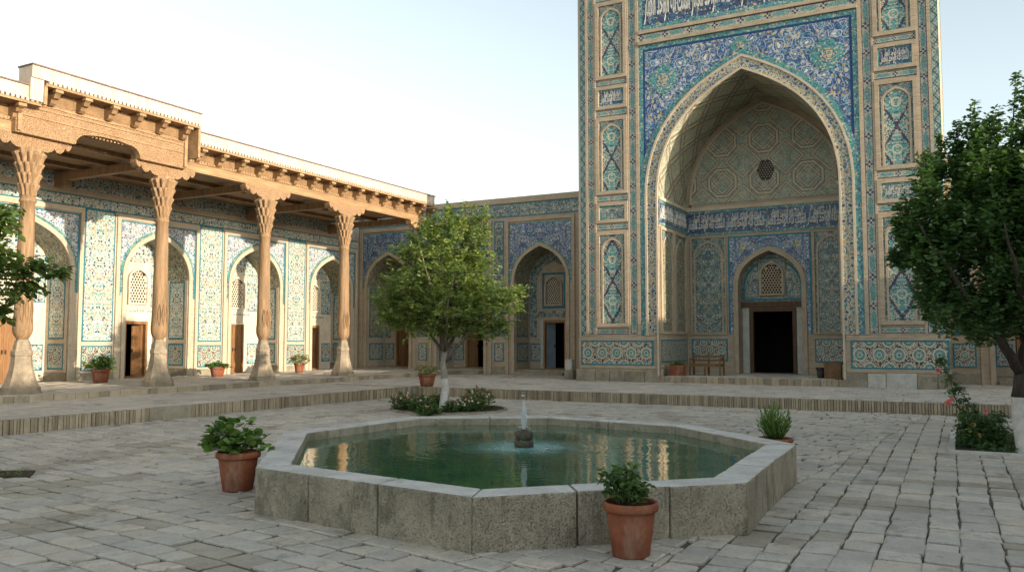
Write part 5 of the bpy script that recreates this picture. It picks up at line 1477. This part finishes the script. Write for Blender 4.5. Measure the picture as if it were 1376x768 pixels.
# ---- dark tree at the right edge
rb = at_z(1371, 612, 0); RD = 13.0
T2 = thing('courtyard_tree', 'large dark leafy tree with whitewashed trunk base at right edge', 'tree', (rb.x + .12, rb.y + .25, 0))
bx0 = Vector((rb.x + .12, rb.y + .25, 0)); RDp = bx0.dot(Vector((-math.sin(R_(28.2)), math.cos(R_(28.2)), 0)))
def Q3(px, py, dd=0): return at_depth(px, py, RDp + dd)
b = M(); b.tube([bx0 + Vector((0, 0, -.05)), bx0 + Vector((0, 0, .1)), Q3(1374, 560), Q3(1372, 532)], [.20, .165, .145, .14], 'whitewash', 14, cap=False); b.build('trunk', T2)
b = M()
for path, r0 in (([(1372, 534, 0), (1372, 500, 0), (1385, 455, 0), (1400, 380, 0), (1400, 240, 0), (1385, 130, 0)], .14), ([(1372, 500, 0), (1352, 470, -.2), (1330, 440, -.4), (1300, 400, -.6), (1262, 340, -.6), (1235, 300, -.5)], .085),
                 ([(1380, 460, 0), (1350, 400, .4), (1325, 330, .6), (1312, 240, .5), (1312, 170, .4)], .07), ([(1390, 430, 0), (1440, 380, 0), (1480, 300, 0)], .08), ([(1385, 455, 0), (1370, 380, -1.0), (1350, 300, -1.2)], .06)):
    pts = [Q3(*q) for q in path]; sm = []
    for i in range(len(pts) - 1):
        for k in range(3): sm.append(pts[i].lerp(pts[i + 1], k / 3) + (rv(.015) if (i or k) else Vector()))
    sm.append(pts[-1]); b.tube(sm, [r0 * (1 - .85 * i / (len(sm) - 1)) for i in range(len(sm))], 'dark_bark', 9)
b.build('limbs', T2)
C = Crown(); fw = Vector((-math.sin(R_(28.2)), math.cos(R_(28.2)), 0))
blobs = [(1225, 300, 20, 22, .5), (1245, 275, 22, 30, .6), (1238, 330, 28, 30, .7), (1265, 350, 40, 50, .9), (1285, 420, 45, 32, .8), (1250, 395, 22, 18, .5), (1330, 430, 45, 32, .9), (1300, 300, 40, 60, 1.0), (1310, 240, 30, 40, .7), (1312, 200, 14, 30, .4), (1295, 225, 22, 22, .4), (1340, 300, 40, 70, 1.1), (1375, 250, 30, 70, 1.0), (1372, 200, 14, 35, .4), (1405, 190, 26, 50, .6), (1345, 225, 14, 30, .5),
         (1420, 280, 60, 90, 1.4), (1400, 400, 60, 60, 1.2), (1480, 350, 70, 90, 1.4), (1460, 230, 50, 70, 1.0), (1360, 380, 50, 50, 1.1), (1218, 345, 12, 12, .3), (1255, 240, 14, 16, .3)]
for bx, by, rx, ry, dep in blobs:
    vol = (rx * ry * dep) ** .8; nt_ = int(7 + vol * .40)
    for k in range(nt_):
        v = rv(1).normalized() * (random.random() ** .42); p = Q3(bx + v.x * rx, by - v.z * ry, v.y * dep)
        up = Vector((v.x * .35, v.y * .4, .9)) + rv(.28); dr = _R * up.x + fw * up.y + Vector((0, 0, up.z))
        C.twig(p - dr.normalized() * .15, dr, random.uniform(.25, .60), random.randint(6, 10), random.uniform(.07, .115), .05)
for q in ((1360, 190, 1365, 98), (1313, 230, 1309, 134), (1268, 240, 1262, 184), (1245, 260, 1240, 205), (1222, 330, 1204, 296), (1290, 210, 1285, 165), (1340, 200, 1338, 150), (1215, 360, 1200, 340), (1380, 160, 1384, 108), (1325, 200, 1326, 158)): spire(C, Q3, *q, random.uniform(-.5, .3), .095, 10, .2)
C.build(T2, 'leaf_dark', tmpl=OVAL, faces=OF); shoots(T2, 'dark_bark')

# ---- tree outside the left edge whose branch hangs into the picture
LD = 8.6
lb = at_z(-130, 640, 0); T3 = thing('courtyard_tree', 'leafy branch of a tree reaching in from the left edge before the columns', 'tree', (lb.x, lb.y, 0))
def S3(px, py, dd=0): return at_depth(px, py, LD + dd)
b = M(); p0 = Vector((lb.x, lb.y, -.05)); b.tube([p0, p0 + Vector((.02, 0, .9)), S3(-150, 420), S3(-140, 330), S3(-150, 200)], [.14, .10, .09, .07, .03], 'bark', 10); b.build('trunk', T3)
b = M()
for path, r0 in (([(-150, 430, 0), (-90, 400, 0), (-40, 375, 0), (20, 360, 0), (70, 358, 0)], .022), ([(-145, 380, 0), (-80, 340, .1), (-20, 300, .1), (15, 285, .1)], .02), ([(-90, 400, 0), (-30, 395, -.2), (10, 400, -.2)], .014)):
    pts = [S3(*q) for q in path]; b.tube(pts, [r0 * (1 - .8 * i / (len(pts) - 1)) for i in range(len(pts))], 'bark', 7)
b.build('limbs', T3)
C = Crown()
blobs = [(2, 300, 20, 30, .25), (12, 285, 12, 12, .2), (10, 345, 24, 18, .3), (25, 365, 22, 18, .3), (55, 357, 20, 10, .2), (78, 365, 12, 6, .15), (10, 395, 18, 22, .3), (40, 385, 14, 10, .2), (-30, 330, 40, 50, .4), (-40, 390, 40, 40, .4), (-90, 300, 60, 80, .6), (-130, 220, 70, 70, .7), (-170, 330, 60, 80, .7), (0, 420, 10, 8, .15)]
for bx, by, rx, ry, dep in blobs:
    nt_ = int(6 + (rx * ry) ** .5 * .95)
    for k in range(nt_):
        v = rv(1).normalized() * (random.random() ** .5); p = S3(bx + v.x * rx, by - v.z * ry, v.y * dep)
        up = Vector((.7 + random.gauss(0, .5), random.gauss(0, .5), random.gauss(.1, .4))); dr = _R * up.x + fw * up.y + Vector((0, 0, up.z))
        C.twig(p - dr.normalized() * .08, dr, random.uniform(.12, .22), random.randint(3, 5), random.uniform(.065, .095), .2)
C.build(T3, 'leaf_left', tmpl=OVAL, faces=OF)

# ---- shrubs and flowers
def shrub(name, label, cat, c, rad, h, m='leaf_shrub', n=220, size=.05, flowers=None, group=None, fsize=.035, nf=14, upright=.6, par=None):
    t = thing(name, label, cat, c, group=group) if par is None else par
    C = Crown(); fp_, fm_ = [], []
    b = M(); c = Vector(c)
    for k in range(max(5, n // 18)):
        a = random.random() * 6.283; r = rad * random.random() ** .5; e = c + Vector((math.cos(a) * r, math.sin(a) * r, h * random.uniform(.5, .95) * (1 - .3 * (r / rad) ** 2)))
        b.tube([c + Vector((math.cos(a) * r * .25, math.sin(a) * r * .25, -.02)), (c + e) / 2 + rv(.02), e], [.007, .005, .003], 'leaf_stem', 5)
        fp_.append(e)
    b.build('stem', t)
    for k in range(n // 8):
        a = random.random() * 6.283; r = rad * random.random() ** .5; z = h * random.uniform(.08, .9) * (1 - .35 * (r / rad) ** 2)
        p = c + Vector((math.cos(a) * r, math.sin(a) * r, z)); d = Vector((math.cos(a) * r / rad, math.sin(a) * r / rad, upright)) + rv(.3)
        C.twig(p, d, random.uniform(.12, .24) * (h + .25), 4, size, .15)
    C.build(t, m, 'foliage', tmpl=OVAL if size > .05 else RHOMB, faces=OF if size > .05 else RF)
    if flowers:
        for fm in set(flowers):
            P, D, NN, S = [], [], [], []
            for k in range(nf):
                if flowers[k % len(flowers)] != fm: continue
                a = random.random() * 6.283; r = rad * random.random() ** .5
                p = c + Vector((math.cos(a) * r, math.sin(a) * r, h * random.uniform(.55, 1.02) * (1 - .3 * (r / rad) ** 2)))
                ax = (Vector((random.gauss(0, .5), -1 + random.gauss(0, .4), .7))).normalized()
                for ring_, cnt, tilt in ((0, 6, .35), (1, 5, .9)):
                    for q in range(cnt):
                        t_ = q * 6.283 / cnt + ring_; o1 = ax.orthogonal().normalized(); o2 = ax.cross(o1)
                        P.append(tuple(p)); D.append(tuple((o1 * math.cos(t_) + o2 * math.sin(t_)) + ax * tilt)); NN.append(tuple(ax)); S.append(fsize * (1 if ring_ == 0 else .75))
            if P: leaves('blossom', t, P, D, NN, S, fm, tmpl=OVAL, faces=OF)
    return t
m_plain('leaf_stem', (.10, .13, .05), (.07, .09, .04), 6, .7, .2)

# round bed behind the pool
BC = Vector((TBX + .12, TBY + .05, 0))
b = M(); ring = [(BC.x + 1.42 * math.cos(t), BC.y + 1.30 * math.sin(t)) for t in [2 * math.pi * i / 40 for i in range(40)]]
prism_xy(b, ring, -.03, .03, 'soil'); setp(b.build('bed_soil'), kind='structure')
b = M()
for i in range(40):
    j = (i + 1) % 40; s_ = lambda p, k: (BC.x + (p[0] - BC.x) * k, BC.y + (p[1] - BC.y) * k)
    prism_xy(b, [s_(ring[i], 1.05), s_(ring[j], 1.05), s_(ring[j], .995), s_(ring[i], .995)], -.03, .045 + random.uniform(-.008, .006), 'plinth_stone')
setp(b.build('bed_kerb'), kind='structure')
GB = 'flowering shrubs in the round bed'
specs = [(546, 549, .34, .42, 'low leafy shrub with pale pink blooms at left end of round bed'), (568, 552, .34, .38, 'dark shrub with a few blossoms below the terracotta pot on the step corner'), (588, 544, .26, .30, 'small shrub tucked just behind left side of whitewashed tree trunk'), (612, 553, .30, .30, 'low flowering shrub right of whitewashed tree trunk'), (634, 551, .30, .34, 'low pink-dotted shrub between tree trunk and taller right shrub'), (643, 548, .36, .55, 'tallest rounded shrub with pink flower at right end of round bed'), (575, 556, .25, .22, 'lowest clump of leaves at front of the round bed')]
for px_, py_, rr, hh, lab in specs:
    p = at_z(px_, py_, .03); shrub('flowering_shrub', lab, 'shrub', (p.x, p.y, .02), rr * .92, hh * 1.0, n=1100, size=.062, flowers=['petal_pink', 'petal_white', 'petal_pink', 'petal_white'], nf=22, fsize=.034, group=GB)

# right-hand bed
x0, x1, y0, y1 = -.12, 4.0, 14.62, 17.6
b = M(); prism_xy(b, [(x0, y0), (x1, y0), (x1, y1), (x0, y1)], -.03, .02, 'soil'); setp(b.build('bed_soil'), kind='structure')
b = M(); prism_xy(b, [(x0 - .09, y0 - .09), (x1, y0 - .09), (x1, y0), (x0 - .09, y0)], -.03, .04, 'skylit_stone'); prism_xy(b, [(x0 - .09, y0), (x0, y0), (x0, y1), (x0 - .09, y1)], -.03, .04, 'skylit_stone'); setp(b.build('bed_kerb', bevel=.008), kind='structure')
p = at_z(1318, 602, 0); RB = thing('rose_bush', 'straggling dark rose bush with pink bloom and tall arching shoot in right bed', 'rose bush', (p.x, p.y, 0))
def V3(px, py, dd=0):
    d0 = Vector((p.x, p.y, 0)).dot(fw); return at_depth(px, py, d0 + dd)
b = M(); C = Crown()
shoots = [[(1315, 600), (1300, 575), (1287, 545), (1278, 515), (1270, 490), (1262, 478)], [(1315, 600), (1300, 580), (1292, 560), (1296, 530), (1284, 520)], [(1320, 600), (1325, 575), (1335, 560), (1352, 558)], [(1312, 600), (1296, 590), (1288, 575)], [(1318, 600), (1315, 575), (1312, 552), (1300, 540)], [(1325, 600), (1340, 588), (1356, 575)], [(1318, 602), (1305, 595), (1296, 585)]]
for sh in shoots:
    pts = [V3(x, y, random.uniform(-.1, .1)) for x, y in sh]; b.tube(pts, [.011 * (1 - .7 * i / len(pts)) for i in range(len(pts))], 'leaf_stem', 6)
    for i in range(len(pts) - 1):
        for k in range(22):
            q = pts[i].lerp(pts[i + 1], random.random()); C.twig(q, rv(.6) + Vector((0, 0, .2)), random.uniform(.08, .16), 3, .05, .3)
b.build('stem', RB)
for k in range(420):
    q = V3(random.uniform(1288, 1350), random.uniform(560, 604), random.uniform(-.35, .35)); C.twig(q, rv(.6) + Vector((0, 0, .4)), random.uniform(.1, .18), 4, .055, .2)
C.build(RB, 'leaf_dark', 'foliage', tmpl=OVAL, faces=OF)
def rose(par, c, r, m):
    P, D, NN, S = [], [], [], []
    ax = Vector((.1, -1, .35)).normalized(); o1 = ax.orthogonal().normalized(); o2 = ax.cross(o1)
    for lay, (cnt, tilt, sz) in enumerate(((7, .2, 1), (6, .6, .9), (5, 1.1, .75), (4, 2.0, .6))):
        for q in range(cnt):
            t_ = q * 6.283 / cnt + lay * .7; P.append(tuple(c)); D.append(tuple(o1 * math.cos(t_) + o2 * math.sin(t_) + ax * tilt)); NN.append(tuple(ax)); S.append(r * sz)
    leaves('blossom', par, P, D, NN, S, m, tmpl=OVAL * np.array([1, 1.5, 1]), faces=OF)
for x, y, r, m in ((1274, 541, .062, 'petal_pink'), (1279, 536, .045, 'petal_pink'), (1261, 497, .05, 'petal_pink'), (1308, 570, .045, 'petal_yellow'), (1315, 585, .05, 'petal_yellow'), (1303, 578, .035, 'petal_yellow'), (1325, 552, .045, 'petal_pink')): rose(RB, V3(x, y, -.25), r, m)
b = None
C = Crown()
for k in range(1500):
    q = Vector((random.uniform(x0 + .2, x1), random.uniform(y0 + .03, y1), .01)); C.twig(q, rv(.25) + Vector((0, 0, 1)), random.uniform(.08, .2), 3, .055, .2)
o = C.build(None, 'leaf_dark', 'ground_cover'); setp(o, 'dark low ground cover filling the bed under the right tree', 'ground cover', kind='stuff')

# left bed just inside the frame
a0, a1, a2 = at_z(36, 641, 0), at_z(18, 627, 0), at_z(-20, 652, 0)
bl = [(a0.x - .02, a0.y + .05), (a0.x - .40, a0.y + .36), (a0.x - 2.2, a0.y - .6), (a0.x - 1.5, a0.y - 1.1)]
b = M(); prism_xy(b, [(q[0], q[1]) for q in bl], -.03, .012, 'soil'); setp(b.build('bed_soil'), kind='structure')
C = Crown()
for k in range(240):
    s_, t_ = random.random(), random.random(); A0 = Vector(bl[0]).lerp(Vector(bl[1]), s_); A1 = Vector(bl[3]).lerp(Vector(bl[2]), s_); q = A0.lerp(A1, .04 + .96 * t_)
    C.twig((q.x, q.y, .0), rv(.35) + Vector((0, 0, .7)), random.uniform(.03, .08), 3, .03, .2)
o = C.build(None, 'leaf_plant', 'ground_cover'); setp(o, 'sparse green plants growing in the small earth bed at left edge', 'ground cover', kind='stuff')

# ================================================================== pots
def pot_mesh(c, R, h, m='terracotta'):
    b = M(); k = R / .24
    b.lathe([(R * .66, 0), (R * .68, .01), (R * .72, h * .22), (R * .735, h * .235), (R * .735, h * .26), (R * .74, h * .27), (R * .88, h * .83)], c, m, 40)
    r = M(); r.lathe([(R * .88, h * .82), (R * .98, h * .84), (R * 1.0, h * .88), (R * 1.0, h * .94), (R * .96, h * .985), (R * .92, h), (R * .87, h * .985), (R * .85, h * .92), (R * .84, h * .80)], c, m, 40)
    return b, r
def potted(label, c, R, h, kind, ph, pr, group=None, off=(0, 0), lean=0, size=.06, dense=1.0, flowers=None):
    t = thing('potted_plant', label, 'potted plant', c, group=group); b, r = pot_mesh(c, R, h)
    po = b.build('pot', t); r.build('rim', po)
    s_ = M(); s_.lathe([(R * .86, h * .84), (R * .3, h * .88)], c, 'soil', 24); s_.build('soil', t)
    c0 = Vector(c) + Vector((off[0], off[1], h * .86)); st = M(); C = Crown()
    if kind == 'geranium':
        P, D, NN, S = [], [], [], []
        for k in range(int(26 * dense)):
            a = random.random() * 6.283; rr = pr * random.random() ** .6; zz = ph * random.uniform(.25, 1) * (1 - .45 * (rr / pr) ** 2)
            e = c0 + Vector((math.cos(a) * rr, math.sin(a) * rr, zz)); st.tube([c0 + Vector((math.cos(a) * rr * .2, math.sin(a) * rr * .2, -.03)), (c0 + e) / 2 + Vector((0, 0, .03)) + rv(.01), e], [.006, .005, .003], 'leaf_stem', 5)
            for q in range(random.randint(7, 11)):
                aa = random.random() * 6.283; dd = Vector((math.cos(aa), math.sin(aa), random.uniform(-.3, .5))); pp = e + dd * random.uniform(.01, .05) + rv(.012)
                P.append(tuple(pp)); D.append(tuple(dd)); NN.append(tuple(Vector((0, 0, 1)) + dd * -.3 + rv(.4))); S.append(size * random.uniform(.6, 1.15))
        st.build('stem', t); leaves('foliage', t, P, D, NN, S, 'leaf_plant', tmpl=ROUND, faces=RDF)
    elif kind == 'spiky':
        for k in range(int(60 * dense)):
            a = random.random() * 6.283; rr = pr * random.random() ** .7; e = c0 + Vector((math.cos(a) * rr, math.sin(a) * rr, ph * random.uniform(.55, 1) * (1 - .25 * (rr / pr) ** 2)))
            s0 = c0 + Vector((math.cos(a) * rr * .35, math.sin(a) * rr * .35, -.02)); st.tube([s0, (s0 + e) / 2 + Vector((0, 0, .02)), e], [.005, .004, .002], 'leaf_stem', 4)
            for q in range(9): 
                pp = s0.lerp(e, .25 + .75 * q / 8); C.p.append(pp); C.d.append((e - s0).normalized() + rv(.35)); C.n.append(rv(1)); C.s.append(size * random.uniform(.8, 1.3)); C.r.append(random.random())
        st.build('stem', t); C.build(t, 'leaf_plant', 'foliage', tmpl=RHOMB * np.array([1, .55, 1]))
    else:
        for k in range(int(40 * dense)):
            a = random.random() * 6.283; rr = pr * random.random() ** .5; e = c0 + Vector((math.cos(a) * rr, math.sin(a) * rr, ph * random.uniform(.2, .95) * (1 - .3 * (rr / pr) ** 2)))
            if k % 3 == 0: st.tube([c0 + Vector((0, 0, -.03)), (c0 + e) / 2, e], [.007, .005, .003], 'leaf_stem', 5)
            C.twig(e, rv(.5) + Vector((0, 0, .6)), ph * .22, 5, size, .1)
        st.build('stem', t); C.build(t, kind, 'foliage', tmpl=OVAL, faces=OF)
        if flowers:
            for k in range(6): rose(t, c0 + Vector((random.gauss(0, pr * .5), random.gauss(0, pr * .5) - .05, ph * random.uniform(.4, .9))), .013, flowers)
    return t
q = at_z(842, 749, 0); potted('bushy green plant in large terracotta pot nearest the camera, before the pool wall', (q.x, q.y + .10, 0), .222, .425, 'leaf_shrub', .34, .17, off=(-.07, .03), size=.055, dense=2.0, flowers='petal_white')
q = at_z(312, 659, 0); potted('round-leaved geranium in terracotta pot at left corner of the pool', (q.x, q.y + .08, 0), .25, .44, 'geranium', .42, .36, off=(-.05, 0), size=.095, dense=2.0)
q = at_z(1036, 590, .36); potted('upright spiky green plant in terracotta pot behind right corner of the pool', (q.x, q.y + .25, 0), .25, .36, 'spiky', .50, .24, size=.07, dense=1.3)
potted('yellow-green leafy shrub in wide terracotta pot on the step corner beside the tree', (EDGE_X + .30 + .12, EDGE_Y + .32, .285), .30, .38, 'leaf_yellowish', .36, .36, size=.06, dense=1.8)
q = at_z(135, 514, .42); potted('leafy plant in terracotta pot between first and second porch columns', (q.x, q.y, .42), .29, .42, 'geranium', .46, .38, size=.11, dense=1.8)
q = at_z(292, 506, .42); potted('sparse low plant in terracotta bowl between second and third porch columns', (q.x, q.y, .42), .29, .36, 'geranium', .20, .40, size=.11, dense=1.1)
q = at_z(402, 501, .42); potted('yellowish flowering plant in small terracotta pot between third and fourth porch columns', (q.x, q.y, .42), .22, .40, 'leaf_yellowish', .38, .42, size=.09, dense=1.6)

def box_planter(label, c, w, h, d, plant=True, m='terracotta'):
    t = thing('planter_box', label, 'planter', c); f = Fr((c[0], c[1], 0), 0); z = c[2]
    b = M(f); b.ring(-w / 2, w / 2, z, z + h, .035, d / 2 - .03, d / 2 + .012, m); b.box(-w / 2 + .02, w / 2 - .02, z + .01, z + h - .05, -d / 2, d / 2, m, back=True); b.build('box', t)
    b = M(f); b.box(-w / 2 - .02, w / 2 + .02, z + h - .07, z + h, -d / 2 - .02, -d / 2 + .04, m, back=True); b.box(-w / 2 - .02, w / 2 + .02, z + h - .07, z + h, d / 2 - .04, d / 2 + .02, m, back=True)
    b.box(-w / 2 - .02, -w / 2 + .04, z + h - .07, z + h, -d / 2 + .04, d / 2 - .04, m); b.box(w / 2 - .04, w / 2 + .02, z + h - .07, z + h, -d / 2 + .04, d / 2 - .04, m); b.build('rim', t)
    b = M(f); b.box(-w / 2 + .04, w / 2 - .04, z + h - .05, z + h - .03, -d / 2 + .04, d / 2 - .04, 'soil'); b.build('soil', t)
    if plant:
        C = Crown()
        for k in range(40): C.twig((c[0] + random.uniform(-w / 2, w / 2) * .8, c[1] + random.uniform(-d / 2, d / 2) * .8, z + h - .03), rv(.4) + Vector((0, 0, .8)), random.uniform(.08, .26), 4, .07, .2)
        C.build(t, 'leaf_plant', 'foliage', tmpl=OVAL, faces=OF)
    return t
box_planter('square terracotta planter with bright leaves left of the wooden bench', (-8.72, 28.55, .5), .46, .36, .42)
box_planter('square brown planter box beside right pier of the portal recess', (-3.62, 28.62, .5), .50, .52, .46, plant=False, m='bench_wood')
# dark pot beside it
t = thing('small_pot', 'small dark pot left of the brown planter box in portal recess', 'pot', (-4.05, 28.95, .5)); b, r = pot_mesh((-4.05, 28.95, .5), .16, .34, 'iron'); o = b.build('pot', t); r.build('rim', o)

# bench
BX0, BX1, BY_, BZ = -8.42, -7.30, 29.05, .5
t = thing('wooden_bench', 'worn brown wooden bench with slatted back in the portal recess', 'bench', ((BX0 + BX1) / 2, BY_, BZ))
f = Fr((0, BY_, 0), 0)
b = M(f)
for k in range(4): b.box(BX0, BX1, BZ + .38, BZ + .415, -.24 + k * .125, -.24 + k * .125 + .112, 'bench_wood', back=True)
b.build('seat', t)
b = M(f); b.box(BX0, BX1, BZ + .31, BZ + .38, .20, .235, 'bench_wood', back=True); b.box(BX0, BX1, BZ + .31, BZ + .38, -.27, -.235, 'bench_wood', back=True); b.build('apron', t)
b = M(f)
for z0, z1 in ((.50, .56), (.62, .70)): b.box(BX0, BX1, BZ + z0, BZ + z1, -.275, -.245, 'bench_wood', back=True)
b.build('backrest', t)
for u in (BX0, (BX0 + BX1) / 2 - .03, BX1 - .06):
    b = M(f); b.box(u, u + .06, BZ, BZ + .38, .17, .23, 'bench_wood', back=True); b.build('leg', t)
    b = M(f); b.box(u, u + .06, BZ, BZ + (.72 if u != (BX0 + BX1) / 2 - .03 else .80), -.33, -.277, 'bench_wood', back=True); b.build('leg', t)
for u in (BX0, BX1 - .06):
    b = M(f); b.box(u, u + .06, BZ + .56, BZ + .60, -.277, .24, 'bench_wood', back=True); b.box(u + .005, u + .055, BZ + .415, BZ + .56, .18, .225, 'bench_wood'); b.build('armrest', t)

# whitewashed pillar stub beside the wing's doorway
q = at_z(765, 508, .27); t = thing('stone_pillar', 'short whitewashed stone pillar standing where the wing meets the portal', 'pillar', (-13.05, 29.0, .27))
b = M(); prism_xy(b, [(-13.24, 28.85), (-12.88, 28.85), (-12.88, 29.2), (-13.24, 29.2)], .24, .60, 'plinth_stone'); b.build('base', t, bevel=.02)
b = M(); prism_xy(b, [(-13.22, 28.87), (-12.92, 28.87), (-12.92, 29.17), (-13.22, 29.17)], .60, 1.02, 'pale_stone'); b.build('shaft', t, bevel=.03)
